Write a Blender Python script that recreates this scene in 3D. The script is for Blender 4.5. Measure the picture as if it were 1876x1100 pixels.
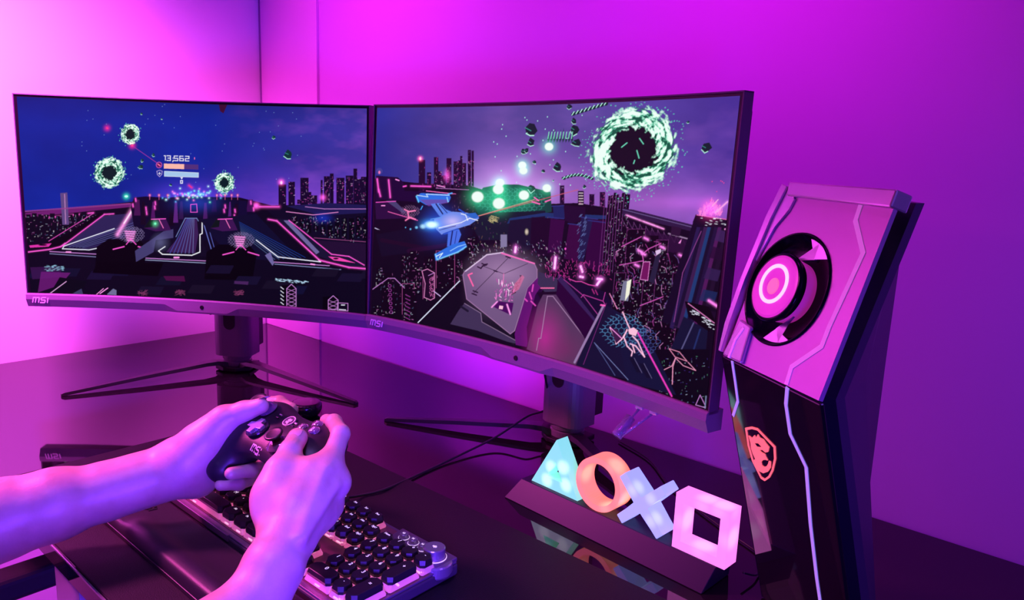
import bpy, bmesh, math, random
import numpy as np
from mathutils import Vector, Matrix

random.seed(7)
for o in list(bpy.data.objects):
    bpy.data.objects.remove(o)
SC = bpy.context.scene
COL = SC.collection

# ------------------------------------------------------------------ camera
YAW, PITCH, ROLL, FPX = 0.7086, 0.1872, 0.0409, 1339.24
cam = bpy.data.cameras.new('camera')
cam.sensor_fit = 'HORIZONTAL'
cam.sensor_width = 36.0
cam.lens = 36.0 * FPX / 1876.0
cam.clip_start = 0.02
camo = bpy.data.objects.new('camera', cam)
COL.objects.link(camo)
fw = Vector((-math.sin(YAW) * math.cos(PITCH), math.cos(YAW) * math.cos(PITCH), -math.sin(PITCH)))
rt = Vector((math.cos(YAW), math.sin(YAW), 0))
up = rt.cross(fw)
cr, sr = math.cos(ROLL), math.sin(ROLL)
rt, up = cr * rt + sr * up, -sr * rt + cr * up
CAM = Vector((1.5801, -0.9325, 0.4096))
camo.matrix_world = Matrix(((rt.x, up.x, -fw.x, CAM.x), (rt.y, up.y, -fw.y, CAM.y), (rt.z, up.z, -fw.z, CAM.z), (0, 0, 0, 1)))
SC.camera = camo

# ------------------------------------------------------------------ world, lights, exposure
w = bpy.data.worlds.new('world')
SC.world = w
w.use_nodes = True
w.node_tree.nodes['Background'].inputs[0].default_value = (0.35, 0.05, 0.8, 1)
w.node_tree.nodes['Background'].inputs[1].default_value = 0.05
SC.view_settings.view_transform = 'Standard'
SC.view_settings.look = 'None'
SC.view_settings.exposure = 0.0
SC.view_settings.gamma = 1.0
SC.view_settings.use_curve_mapping = False


def area(name, loc, target, size, power, color, spread=math.pi, size_y=None):
    l = bpy.data.lights.new(name, 'AREA')
    l.energy = power
    l.color = color
    l.size = size
    l.spread = spread
    if size_y:
        l.shape = 'RECTANGLE'
        l.size_y = size_y
    o = bpy.data.objects.new(name, l)
    COL.objects.link(o)
    o.location = loc
    o.rotation_euler = (Vector(target) - Vector(loc)).to_track_quat('-Z', 'Y').to_euler()
    return o


area('pink_wall_lamp', (0.42, -0.80, 0.95), (0.0, -0.56, 0.28), 0.30, 11.5, (1.0, 0.080, 0.86), 1.40)
area('pink_key_lamp', (0.10, -1.00, 0.95), (0.95, -0.60, 0.05), 0.20, 3.2, (1.0, 0.09, 0.55), 0.9)
area('magenta_wall_lamp', (0.52, -0.36, 1.15), (0.47, 0.0, 0.68), 0.4, 1.15, (1.0, 0.035, 1.0), 1.3)
area('violet_wall_lamp', (1.15, -0.32, 1.15), (1.13, 0.0, 0.58), 0.4, 1.6, (0.75, 0.01, 0.95), 1.3)
area('wall_strip_lamp', (0.84, -0.060, 0.17), (0.84, 0.0, 0.03), 0.40, 0.16, (0.90, 0.03, 1.0), 1.7, 0.02)
area('under_desk_fill', (0.50, -0.62, -0.10), (0.0, -0.55, -0.45), 0.20, 1.3, (1.0, 0.06, 0.80), 2.2)  # added light that turns the wall below the desk pink; no lamp seen there
area('blue_wall_fill', (1.95, -0.45, 0.55), (1.50, 0.0, 0.10), 0.25, 0.9, (0.24, 0.09, 1.0), 2.0)  # added light for more blue on the right of the back wall
area('blue_fill_lamp', (1.72, -1.00, 0.10), (0.95, -0.60, 0.08), 0.25, 5.0, (0.13, 0.03, 1.0), 1.4)
area('violet_front_lamp', (1.25, -1.05, 1.25), (1.06, -0.60, 0.10), 0.25, 0.45, (0.42, 0.20, 1.0), 0.6)


# ------------------------------------------------------------------ materials
def nt(name):
    m = bpy.data.materials.new(name)
    m.use_nodes = True
    return m, m.node_tree, m.node_tree.nodes['Principled BSDF']


def mat(name, col, rough=0.5, metal=0.0, spec=0.5, emis=None, estr=0.0, coat=0.0, noise=0.0, nscale=200.0, bump=0.0, trans=0.0, sss=0.0, ior=1.5):
    m, t, b = nt(name)
    b.inputs['Base Color'].default_value = (*col, 1)
    b.inputs['Roughness'].default_value = rough
    b.inputs['Metallic'].default_value = metal
    b.inputs['Specular IOR Level'].default_value = spec
    b.inputs['IOR'].default_value = ior
    b.inputs['Coat Weight'].default_value = coat
    b.inputs['Coat Roughness'].default_value = 0.05
    b.inputs['Transmission Weight'].default_value = trans
    if sss:
        b.inputs['Subsurface Weight'].default_value = sss
        b.inputs['Subsurface Radius'].default_value = (0.006, 0.003, 0.0015)
        b.inputs['Subsurface Scale'].default_value = 1.0
    if emis:
        b.inputs['Emission Color'].default_value = (*emis, 1)
        b.inputs['Emission Strength'].default_value = estr
    tc = t.nodes.new('ShaderNodeTexCoord')
    n = t.nodes.new('ShaderNodeTexNoise')
    n.inputs['Scale'].default_value = nscale
    n.inputs['Detail'].default_value = 4
    t.links.new(tc.outputs['Object'], n.inputs['Vector'])
    if noise:
        mx = t.nodes.new('ShaderNodeMix')
        mx.data_type = 'RGBA'
        mx.inputs[6].default_value = (*[c * (1 - noise) for c in col], 1)
        mx.inputs[7].default_value = (*[min(1, c * (1 + noise)) for c in col], 1)
        t.links.new(n.outputs['Fac'], mx.inputs[0])
        t.links.new(mx.outputs[2], b.inputs['Base Color'])
    if bump:
        bp = t.nodes.new('ShaderNodeBump')
        bp.inputs['Strength'].default_value = bump
        bp.inputs['Distance'].default_value = 0.001
        t.links.new(n.outputs['Fac'], bp.inputs['Height'])
        t.links.new(bp.outputs['Normal'], b.inputs['Normal'])
    return m


M = {}
M['wall'] = mat('magenta_lit_wall', (0.78, 0.30, 0.80), 0.6, spec=0.3, noise=0.02, nscale=6)  # magenta tint of the lighting put into the back wall's base colour
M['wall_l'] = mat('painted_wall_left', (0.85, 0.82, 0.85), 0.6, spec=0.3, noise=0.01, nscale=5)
M['wall_t'] = mat('light_band_pink', (0.86, 0.44, 0.80), 0.6, spec=0.3)  # brighter, pinker light near the corner put into this colour
M['trim'] = mat('dark_trim', (0.30, 0.10, 0.36), 0.6)
M['floor'] = mat('pale_floor', (0.7, 0.66, 0.7), 0.4, noise=0.05, nscale=9)
M['gloss'] = mat('gloss_black_top', (0.010, 0.006, 0.010), 0.035, ior=1.54, noise=0.1, nscale=40)
M['edge'] = mat('desk_edge', (0.02, 0.015, 0.025), 0.25)
M['rim'] = mat('desk_rim', (0.55, 0.5, 0.6), 0.25, metal=0.8)
M['mat'] = mat('mat_cloth', (0.008, 0.006, 0.010), 0.62, spec=0.22, noise=0.35, nscale=900, bump=0.35)
M['matedge'] = mat('mat_edge', (0.01, 0.008, 0.01), 0.8)
M['black'] = mat('black_plastic', (0.012, 0.01, 0.014), 0.35, noise=0.2, nscale=300)
M['chin'] = mat('chin_plastic', (0.20, 0.16, 0.21), 0.42, noise=0.25, nscale=1500, bump=0.15)
M['bezel'] = mat('bezel_plastic', (0.09, 0.07, 0.10), 0.28)
M['bezel_in'] = mat('panel_border', (0.004, 0.003, 0.005), 0.3)
M['stand'] = mat('stand_plastic', (0.17, 0.14, 0.18), 0.38, noise=0.15, nscale=1200)
M['dark'] = mat('dark_plastic', (0.006, 0.005, 0.008), 0.45)
M['logo'] = mat('pale_print', (0.75, 0.72, 0.78), 0.4)
M['emboss'] = mat('embossed_rubber', (0.012, 0.01, 0.014), 0.25)
M['rest'] = mat('rest_rubber', (0.018, 0.014, 0.022), 0.40, spec=0.3, noise=0.2, nscale=900, bump=0.1)
M['cable'] = mat('cable_rubber', (0.012, 0.01, 0.014), 0.45)
M['kbplate'] = mat('brushed_plate', (0.22, 0.16, 0.25), 0.32, metal=0.6, noise=0.1, nscale=400)
M['kbcase'] = mat('keyboard_case', (0.05, 0.04, 0.06), 0.35)
M['cap'] = mat('keycap_black', (0.012, 0.010, 0.014), 0.38, noise=0.2, nscale=800)
M['skirt'] = mat('clear_skirt', (0.95, 0.6, 0.8), 0.12, trans=0.6, emis=(1.0, 0.20, 0.50), estr=0.13, ior=1.45)
M['backlight'] = mat('key_backlight', (0.1, 0.02, 0.06), 0.4, emis=(1.0, 0.16, 0.50), estr=0.025)
M['led_dot'] = mat('key_led', (1, 0.8, 0.8), 0.4, emis=(1.0, 0.62, 0.72), estr=1.6)
M['legend'] = mat('key_legend', (0.9, 0.8, 0.9), 0.4, emis=(0.95, 0.72, 0.95), estr=0.75)
M['knob'] = mat('knob_metal', (0.42, 0.38, 0.48), 0.28, metal=0.7)
M['ctl'] = mat('controller_plastic', (0.018, 0.014, 0.024), 0.42, spec=0.35, noise=0.2, nscale=900, bump=0.05)
M['ctl_gloss'] = mat('controller_gloss', (0.02, 0.016, 0.025), 0.15, coat=0.5)
M['ctl_silver'] = mat('controller_silver', (0.55, 0.5, 0.62), 0.25, metal=0.7)
M['clearbtn'] = mat('button_dome', (0.16, 0.10, 0.18), 0.12, coat=1.0)
M['base'] = mat('lamp_base', (0.014, 0.011, 0.026), 0.38, spec=0.25)
M['silver'] = mat('silver_panel', (0.55, 0.30, 0.58), 0.34, metal=0.2, noise=0.03, nscale=40)
M['silver2'] = mat('silver_trim', (0.75, 0.66, 0.76), 0.22, metal=0.6)
M['pcgloss'] = mat('gloss_black_panel', (0.010, 0.007, 0.014), 0.05, spec=0.7)
M['pcside'] = mat('tower_side', (0.06, 0.035, 0.09), 0.45, noise=0.1, nscale=40)
M['fan_dark'] = mat('fan_glass', (0.004, 0.002, 0.012), 0.10, spec=0.12)
M['stripe'] = mat('led_stripe', (0.5, 0.4, 0.8), 0.4, emis=(0.36, 0.30, 0.78), estr=0.55)
M['stripe2'] = mat('pale_inlay', (0.85, 0.6, 0.9), 0.35, emis=(0.75, 0.25, 0.85), estr=0.18)
M['shield'] = mat('shield_led', (0.9, 0.25, 0.2), 0.4, emis=(1.0, 0.14, 0.10), estr=0.85)
M['ledring'] = mat('led_ring', (0.95, 0.8, 1), 0.4, emis=(0.95, 0.68, 1.0), estr=0.95)
M['fan_core'] = mat('fan_core', (0.7, 0.15, 0.6), 0.35, emis=(0.80, 0.03, 0.55), estr=0.32, noise=0.1, nscale=60)
M['glassy'] = mat('clear_acrylic', (0.55, 0.5, 0.75), 0.06, trans=0.75, ior=1.45)
M['ped'] = mat('pedestal_black', (0.008, 0.006, 0.01), 0.2)
M['chair'] = mat('chair_fabric', (0.015, 0.012, 0.02), 0.7, noise=0.2, nscale=300)
M['leg'] = mat('leg_metal', (0.45, 0.40, 0.5), 0.35, metal=0.2)


def skin_mat():
    m, t, b = nt('skin')
    tc = t.nodes.new('ShaderNodeTexCoord')
    n = t.nodes.new('ShaderNodeTexNoise')
    n.inputs['Scale'].default_value = 38
    n.inputs['Detail'].default_value = 5
    t.links.new(tc.outputs['Object'], n.inputs['Vector'])
    r = t.nodes.new('ShaderNodeValToRGB')
    r.color_ramp.elements[0].position = 0.3
    r.color_ramp.elements[0].color = (0.47, 0.34, 0.30, 1)
    r.color_ramp.elements[1].position = 0.7
    r.color_ramp.elements[1].color = (0.60, 0.46, 0.42, 1)
    t.links.new(n.outputs['Fac'], r.inputs['Fac'])
    t.links.new(r.outputs['Color'], b.inputs['Base Color'])
    n2 = t.nodes.new('ShaderNodeTexNoise')
    n2.inputs['Scale'].default_value = 420
    n2.inputs['Detail'].default_value = 3
    t.links.new(tc.outputs['Object'], n2.inputs['Vector'])
    bp = t.nodes.new('ShaderNodeBump')
    bp.inputs['Strength'].default_value = 0.25
    bp.inputs['Distance'].default_value = 0.0006
    t.links.new(n2.outputs['Fac'], bp.inputs['Height'])
    t.links.new(bp.outputs['Normal'], b.inputs['Normal'])
    b.inputs['Roughness'].default_value = 0.42
    b.inputs['Subsurface Weight'].default_value = 0.12
    b.inputs['Subsurface Radius'].default_value = (0.006, 0.003, 0.002)
    b.inputs['Subsurface Scale'].default_value = 1.0
    return m


M['skin'] = skin_mat()


def lamp_mat(name, col, pts, base, hot, reach=0.016):
    """acrylic lit from inside by a few LEDs at the given object-space points"""
    m, t, b = nt(name)
    b.inputs['Base Color'].default_value = (*[c * .45 for c in col], 1)
    b.inputs['Roughness'].default_value = 0.3
    tc = t.nodes.new('ShaderNodeTexCoord')
    last = None
    for p in pts:
        d = t.nodes.new('ShaderNodeVectorMath')
        d.operation = 'DISTANCE'
        d.inputs[1].default_value = p
        t.links.new(tc.outputs['Object'], d.inputs[0])
        r = t.nodes.new('ShaderNodeMapRange')
        r.interpolation_type = 'SMOOTHERSTEP'
        r.inputs[1].default_value = 0.003
        r.inputs[2].default_value = reach
        r.inputs[3].default_value = 1
        r.inputs[4].default_value = 0
        t.links.new(d.outputs['Value'], r.inputs[0])
        if last is None:
            last = r.outputs[0]
        else:
            mm = t.nodes.new('ShaderNodeMath')
            mm.operation = 'MAXIMUM'
            t.links.new(last, mm.inputs[0])
            t.links.new(r.outputs[0], mm.inputs[1])
            last = mm.outputs[0]
    mx = t.nodes.new('ShaderNodeMix')
    mx.data_type = 'RGBA'
    mx.inputs[6].default_value = (*base, 1)
    mx.inputs[7].default_value = (*hot, 1)
    t.links.new(last, mx.inputs[0])
    t.links.new(mx.outputs[2], b.inputs['Emission Color'])
    b.inputs['Emission Strength'].default_value = 0.9
    return m


# ------------------------------------------------------------------ object helpers
def put(name, me, material=None, parent=None, mw=None, smooth=False):
    o = bpy.data.objects.new(name, me)
    COL.objects.link(o)
    if material is not None and not me.materials:
        me.materials.append(material)
    if parent is not None:
        o.parent = parent
    if mw is not None:
        o.matrix_basis = mw
    if smooth:
        me.polygons.foreach_set('use_smooth', [True] * len(me.polygons))
    return o


def mk(name, verts, faces, material=None, parent=None, mw=None, smooth=False):
    me = bpy.data.meshes.new(name)
    me.from_pydata([tuple(v) for v in verts], [], [tuple(f) for f in faces])
    me.update()
    return put(name, me, material, parent, mw, smooth)


def bmo(name, bm, material=None, parent=None, mw=None, smooth=False):
    bmesh.ops.recalc_face_normals(bm, faces=bm.faces)
    me = bpy.data.meshes.new(name)
    bm.to_mesh(me)
    bm.free()
    return put(name, me, material, parent, mw, smooth)


def tag(o, label=None, cat=None, group=None, kind=None):
    if label:
        o['label'] = label
    if cat:
        o['category'] = cat
    if group:
        o['group'] = group
    if kind:
        o['kind'] = kind
    return o


def empty(name, loc=(0, 0, 0), rz=0.0, label=None, cat=None, group=None, mw=None):
    o = bpy.data.objects.new(name, None)
    o.empty_display_size = 0.05
    COL.objects.link(o)
    o.location = loc
    o.rotation_euler = (0, 0, rz)
    if mw is not None:
        o.matrix_world = mw
    return tag(o, label, cat, group)


def box(bm, lo, hi, bev=0.0, seg=2):
    vs = [bm.verts.new((x, y, z)) for x in (lo[0], hi[0]) for y in (lo[1], hi[1]) for z in (lo[2], hi[2])]
    fs = [bm.faces.new([vs[i] for i in f]) for f in ((0, 1, 3, 2), (4, 6, 7, 5), (0, 4, 5, 1), (2, 3, 7, 6), (0, 2, 6, 4), (1, 5, 7, 3))]
    if bev:
        es = list({e for f in fs for e in f.edges})
        bmesh.ops.bevel(bm, geom=es, offset=bev, segments=seg, affect='EDGES', profile=0.5)


def tube(bm, pts, r, seg=10, cap=True):
    """tube along a polyline; r is one radius or one per point"""
    pts = [Vector(p) for p in pts]
    rr = r if isinstance(r, (list, tuple)) else [r] * len(pts)
    rings = []
    n = None
    for i, p in enumerate(pts):
        d = (pts[min(i + 1, len(pts) - 1)] - pts[max(i - 1, 0)]).normalized()
        if n is None:
            n = d.orthogonal().normalized()
        n = (n - d * n.dot(d)).normalized()
        b = d.cross(n)
        rings.append([bm.verts.new(p + (n * math.cos(a) + b * math.sin(a)) * rr[i]) for a in [2 * math.pi * k / seg for k in range(seg)]])
    for a, b in zip(rings, rings[1:]):
        for k in range(seg):
            bm.faces.new((a[k], a[(k + 1) % seg], b[(k + 1) % seg], b[k]))
    if cap:
        bm.faces.new(rings[0][::-1])
        bm.faces.new(rings[-1])


def curve_pts(ctrl, n=12):
    """Catmull-Rom through the control points"""
    P = [Vector(p) for p in ctrl]
    P = [P[0] * 2 - P[1]] + P + [P[-1] * 2 - P[-2]]
    out = []
    for i in range(1, len(P) - 2):
        for k in range(n):
            t = k / n
            a, b, c, d = P[i - 1], P[i], P[i + 1], P[i + 2]
            out.append(0.5 * ((2 * b) + (c - a) * t + (2 * a - 5 * b + 4 * c - d) * t * t + (3 * b - a - 3 * c + d) * t ** 3))
    out.append(P[-2])
    return out


def lathe(bm, prof, seg=32, c=(0, 0, 0), axis=None):
    """prof: (radius, height) pairs round the z axis"""
    start = len(bm.verts)
    bm.verts.ensure_lookup_table()
    rings = []
    for r, h in prof:
        if r < 1e-6:
            rings.append([bm.verts.new((c[0], c[1], c[2] + h))])
        else:
            rings.append([bm.verts.new((c[0] + r * math.cos(2 * math.pi * k / seg), c[1] + r * math.sin(2 * math.pi * k / seg), c[2] + h)) for k in range(seg)])
    for a, b in zip(rings, rings[1:]):
        for k in range(seg):
            k2 = (k + 1) % seg
            if len(a) == 1 and len(b) == 1:
                continue
            if len(a) == 1:
                bm.faces.new((a[0], b[k2], b[k]))
            elif len(b) == 1:
                bm.faces.new((a[k], a[k2], b[0]))
            else:
                bm.faces.new((a[k], a[k2], b[k2], b[k]))
    return rings


def prism(bm, poly, z0, z1, fn=None, bev=0.0):
    """extrude a 2-D outline between z0 and z1; fn maps (x, y, z) to 3-D"""
    fn = fn or (lambda x, y, z: (x, y, z))
    a = [bm.verts.new(fn(x, y, z0)) for x, y in poly]
    b = [bm.verts.new(fn(x, y, z1)) for x, y in poly]
    n = len(poly)
    fs = [bm.faces.new(a[::-1]), bm.faces.new(b)]
    for i in range(n):
        fs.append(bm.faces.new((a[i], a[(i + 1) % n], b[(i + 1) % n], b[i])))
    if bev:
        es = list({e for f in fs for e in f.edges})
        bmesh.ops.bevel(bm, geom=es, offset=bev, segments=2, affect='EDGES', profile=0.5)


def ribbon(pts, w):
    """outline of a stroked polyline in 2-D"""
    P = [Vector((x, y)) for x, y in pts]
    L, R = [], []
    for i, p in enumerate(P):
        a = (P[i] - P[i - 1]).normalized() if i else None
        b = (P[i + 1] - P[i]).normalized() if i < len(P) - 1 else None
        if a is None: a = b
        if b is None: b = a
        t = (a + b).normalized()
        n = Vector((-t.y, t.x))
        k = 1.0 / max(0.45, n.dot(Vector((-a.y, a.x))))
        L.append(p + n * w / 2 * k)
        R.append(p - n * w / 2 * k)
    return [tuple(q) for q in L], [tuple(q) for q in R]


def ribbon_mesh(bm, pts, w, fn, z0, z1):
    L, R = ribbon(pts, w)
    rings = []
    for l, r in zip(L, R):
        rings.append([bm.verts.new(fn(*l, z0)), bm.verts.new(fn(*l, z1)), bm.verts.new(fn(*r, z1)), bm.verts.new(fn(*r, z0))])
    for a, b in zip(rings, rings[1:]):
        for k in range(4):
            bm.faces.new((a[k], a[(k + 1) % 4], b[(k + 1) % 4], b[k]))
    bm.faces.new(rings[0][::-1])
    bm.faces.new(rings[-1])


def text_mesh(s, size, depth=0.0002):
    cu = bpy.data.curves.new('text', 'FONT')
    cu.body = s
    cu.size = size
    cu.extrude = depth
    cu.align_x = 'CENTER'
    cu.align_y = 'CENTER'
    o = bpy.data.objects.new('text', cu)
    COL.objects.link(o)
    bpy.context.view_layer.update()
    me = bpy.data.meshes.new_from_object(o.evaluated_get(bpy.context.evaluated_depsgraph_get()))
    bpy.data.objects.remove(o)
    return me


MSI = [[(0, 0), (0, .78), (.30, .78), (.30, 0)], [(.30, .78), (.60, .78), (.66, .70), (.66, 0)],
       [(1.42, .78), (.98, .78), (.90, .70), (.90, .47), (.98, .40), (1.30, .40), (1.38, .32), (1.38, .08), (1.30, 0), (.84, 0)],
       [(1.66, 0), (1.66, .78)]]


def msi_bm(h, w, fn, z0, z1):
    """the maker's three-letter lettering: slanted rounded strokes, height h"""
    bm = bmesh.new()
    for s in MSI:
        ribbon_mesh(bm, [((x * 1.32 + .22 * y) * h, y * h) for x, y in s], w, fn, z0, z1)
    return bm


# ------------------------------------------------------------------ room
def structure(name, bm, m):
    return tag(bmo(name, bm, m), kind='structure')


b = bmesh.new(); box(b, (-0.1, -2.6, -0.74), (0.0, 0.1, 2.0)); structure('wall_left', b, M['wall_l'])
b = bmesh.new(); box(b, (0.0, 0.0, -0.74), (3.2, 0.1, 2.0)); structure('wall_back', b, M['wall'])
b = bmesh.new(); box(b, (-0.1, -2.6, -0.84), (3.2, 0.1, -0.74)); structure('floor', b, M['floor'])
b = bmesh.new(); box(b, (0.0, -0.006, 0.0), (0.006, 0.0, 2.0)); structure('trim_1', b, M['trim'])
b = bmesh.new(); box(b, (0.006, -0.005, 0.0), (0.222, 0.0, 2.0)); structure('wall_light_band', b, M['wall_t'])  # thin sheet added to carry the lighter band of light on the wall

# ------------------------------------------------------------------ desk and mat
desk = empty('desk', (0.9, -0.355, -0.74), 0, 'wide glossy black desk pushed into the corner of the room', 'desk')
DM = Matrix.Translation((-0.9, 0.355, 0.74))
b = bmesh.new(); box(b, (0.004, -0.708, -0.026), (2.3, -0.006, 0.0), 0.0015); bmo('desk_top', b, M['gloss'], desk, DM)
b = bmesh.new(); box(b, (0.004, -0.7098, -0.0022), (2.3, -0.7081, -0.0002)); bmo('edge_trim', b, M['rim'], desk, DM)
tag(desk.children[-1], 'thin bright metal edge strip')
b = bmesh.new(); box(b, (0.5, -0.69, -0.06), (2.2, -0.65, -0.026), 0.002); bmo('cross_beam', b, M['edge'], desk, DM)
for x, y in ((0.10, -0.66), (0.10, -0.08), (2.2, -0.66), (2.2, -0.08)):
    b = bmesh.new(); box(b, (x - .025, y - .025, -0.74), (x + .025, y + .025, -0.026), 0.003); bmo('leg', b, M['edge'], desk, DM)
b = bmesh.new(); box(b, (0.765, -0.706, -0.075), (0.835, -0.700, -0.029), 0.001); bmo('bracket', b, M['leg'], desk, DM)
tag(desk.children[-1], 'pale metal bracket under the front edge')

b = bmesh.new()
x0, x1, y0, y1, rr = 0.572, 1.47, -0.7075, -0.346, 0.012
poly = []
for cx, cy, a0 in ((x1 - rr, y1 - rr, 0), (x0 + rr, y1 - rr, 90), (x0 + rr, y0 + rr, 180), (x1 - rr, y0 + rr, 270)):
    for k in range(7):
        a = math.radians(a0 + k * 15)
        poly.append((cx + rr * math.cos(a), cy + rr * math.sin(a)))
prism(b, poly, 0.0004, 0.0034, bev=0.0006)
tag(bmo('desk_mat', b, M['mat']), 'large matte black desk mat lying under the keyboard', 'desk mat')

# ------------------------------------------------------------------ what the two screens show
class Canvas:
    """small painter: draws in layout units on a linear-light picture"""
    def __init__(s, x0, y0, x1, y1, k=1.6):
        s.x0, s.y0, s.k = x0, y0, k
        s.w, s.h = int((x1 - x0) * k), int((y1 - y0) * k)
        s.a = np.zeros((s.h, s.w, 3), np.float32)
        yy, xx = np.mgrid[0:s.h, 0:s.w]
        s.X = (xx / k + x0).astype(np.float32)
        s.Y = (yy / k + y0).astype(np.float32)

    def box(s, xa, ya, xb, yb):
        k = s.k
        a = max(0, int((min(xa, xb) - s.x0) * k)); c = min(s.w, int((max(xa, xb) - s.x0) * k) + 2)
        b_ = max(0, int((min(ya, yb) - s.y0) * k)); d = min(s.h, int((max(ya, yb) - s.y0) * k) + 2)
        return (slice(b_, max(b_, d)), slice(a, max(a, c)))

    def mix(s, sl, m, c):
        m = m[..., None]
        s.a[sl] = s.a[sl] * (1 - m) + np.array(lin(c), np.float32) * m

    def poly(s, pts, c, al=1.0):
        xs = [p[0] for p in pts]; ys = [p[1] for p in pts]
        sl = s.box(min(xs), min(ys), max(xs), max(ys))
        X, Y = s.X[sl], s.Y[sl]
        if X.size == 0: return
        acc = np.zeros(X.shape, np.float32)
        for ox, oy in ((-.15, -.15), (.15, .15), (.15, -.15), (-.15, .15)):
            ins = np.zeros(X.shape, bool)
            n = len(pts)
            for i in range(n):
                ax, ay = pts[i]; bx, by = pts[(i + 1) % n]
                if ay == by: continue
                ins ^= ((ay > Y + oy) != (by > Y + oy)) & (X + ox < (bx - ax) * (Y + oy - ay) / (by - ay) + ax)
            acc += ins * .25
        s.mix(sl, acc * al, c)

    def line(s, pts, wd, c, al=1.0, glow=0.0, ga=0.35):
        for (ax, ay), (bx, by) in zip(pts, pts[1:]):
            m = wd + glow * 2 + 1
            sl = s.box(min(ax, bx) - m, min(ay, by) - m, max(ax, bx) + m, max(ay, by) + m)
            X, Y = s.X[sl], s.Y[sl]
            if X.size == 0: continue
            dx, dy = bx - ax, by - ay
            t = np.clip(((X - ax) * dx + (Y - ay) * dy) / (dx * dx + dy * dy + 1e-9), 0, 1)
            d = np.hypot(X - ax - t * dx, Y - ay - t * dy)
            if glow:
                g = np.exp(-(d / glow) ** 2) * ga * al
                s.a[sl] += g[..., None] * np.array(lin(c), np.float32)
            s.mix(sl, np.clip((wd / 2 - d) * s.k + .5, 0, 1) * al, c)

    def disc(s, cx, cy, rx, ry, c, al=1.0, soft=0.0, ang=0.0):
        m = max(rx, ry) * (1 + soft) + 2
        sl = s.box(cx - m, cy - m, cx + m, cy + m)
        X, Y = s.X[sl] - cx, s.Y[sl] - cy
        if X.size == 0: return
        ca, sa = math.cos(ang), math.sin(ang)
        d = np.hypot((X * ca + Y * sa) / rx, (-X * sa + Y * ca) / ry)
        if soft:
            s.mix(sl, np.clip((1 + soft - d) / (2 * soft), 0, 1) ** 1.5 * al, c)
        else:
            s.mix(sl, np.clip((1 - d) * min(rx, ry) * s.k + .5, 0, 1) * al, c)

    def glow(s, cx, cy, r, c, al=1.0, ry=None):
        ry = ry or r
        sl = s.box(cx - 3 * r, cy - 3 * ry, cx + 3 * r, cy + 3 * ry)
        X, Y = (s.X[sl] - cx) / r, (s.Y[sl] - cy) / ry
        if X.size == 0: return
        s.a[sl] += (np.exp(-(X * X + Y * Y)) * al)[..., None] * np.array(lin(c), np.float32)

    def outline(s, pts, wd, c, al=1.0, **k):
        s.line(list(pts) + [pts[0]], wd, c, al, **k)


def lin(c):
    return [((v / 255 + .055) / 1.055) ** 2.4 if v > 10 else v / 255 / 12.92 for v in c]


def vnoise(X, Y, seed, sc, octv=4):
    rs = np.random.RandomState(seed)
    out = np.zeros(X.shape, np.float32); amp = 1.0; tot = 0
    for o in range(octv):
        G = rs.rand(64, 64).astype(np.float32)
        x = X / sc; y = Y / sc
        xi = np.floor(x).astype(int); yi = np.floor(y).astype(int)
        fx = x - xi; fy = y - yi
        fx = fx * fx * (3 - 2 * fx); fy = fy * fy * (3 - 2 * fy)
        g = lambda a, b_: G[b_ % 64, a % 64]
        v = (g(xi, yi) * (1 - fx) + g(xi + 1, yi) * fx) * (1 - fy) + (g(xi, yi + 1) * (1 - fx) + g(xi + 1, yi + 1) * fx) * fy
        out += v * amp; tot += amp; amp *= .55; sc = sc / 2
    return out / tot


def lattice(c, cx, cy, rx, ry, col, al=0.7, cell=6.0, wd=0.8, seed=1, ang=0.0):
    """dome of hexagonal cells"""
    rs = np.random.RandomState(seed)
    n = int(rx * 2 / cell) + 2
    for i in range(-n, n):
        for j in range(-n, n):
            hx = (i + (j % 2) * .5) * cell; hy = j * cell * .87
            f = (hx / rx) ** 2 + (hy / ry) ** 2
            if f > 1: continue
            sq = 1 - .35 * f
            P = [(cx + (hx + cell * .56 * math.sin(a)) * (1 - .0 * f), cy + (hy + cell * .56 * math.cos(a)) * sq) for a in [math.pi / 3 * q for q in range(4)]]
            c.line(P, wd, col, al * (.55 + .45 * rs.rand()))


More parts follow.
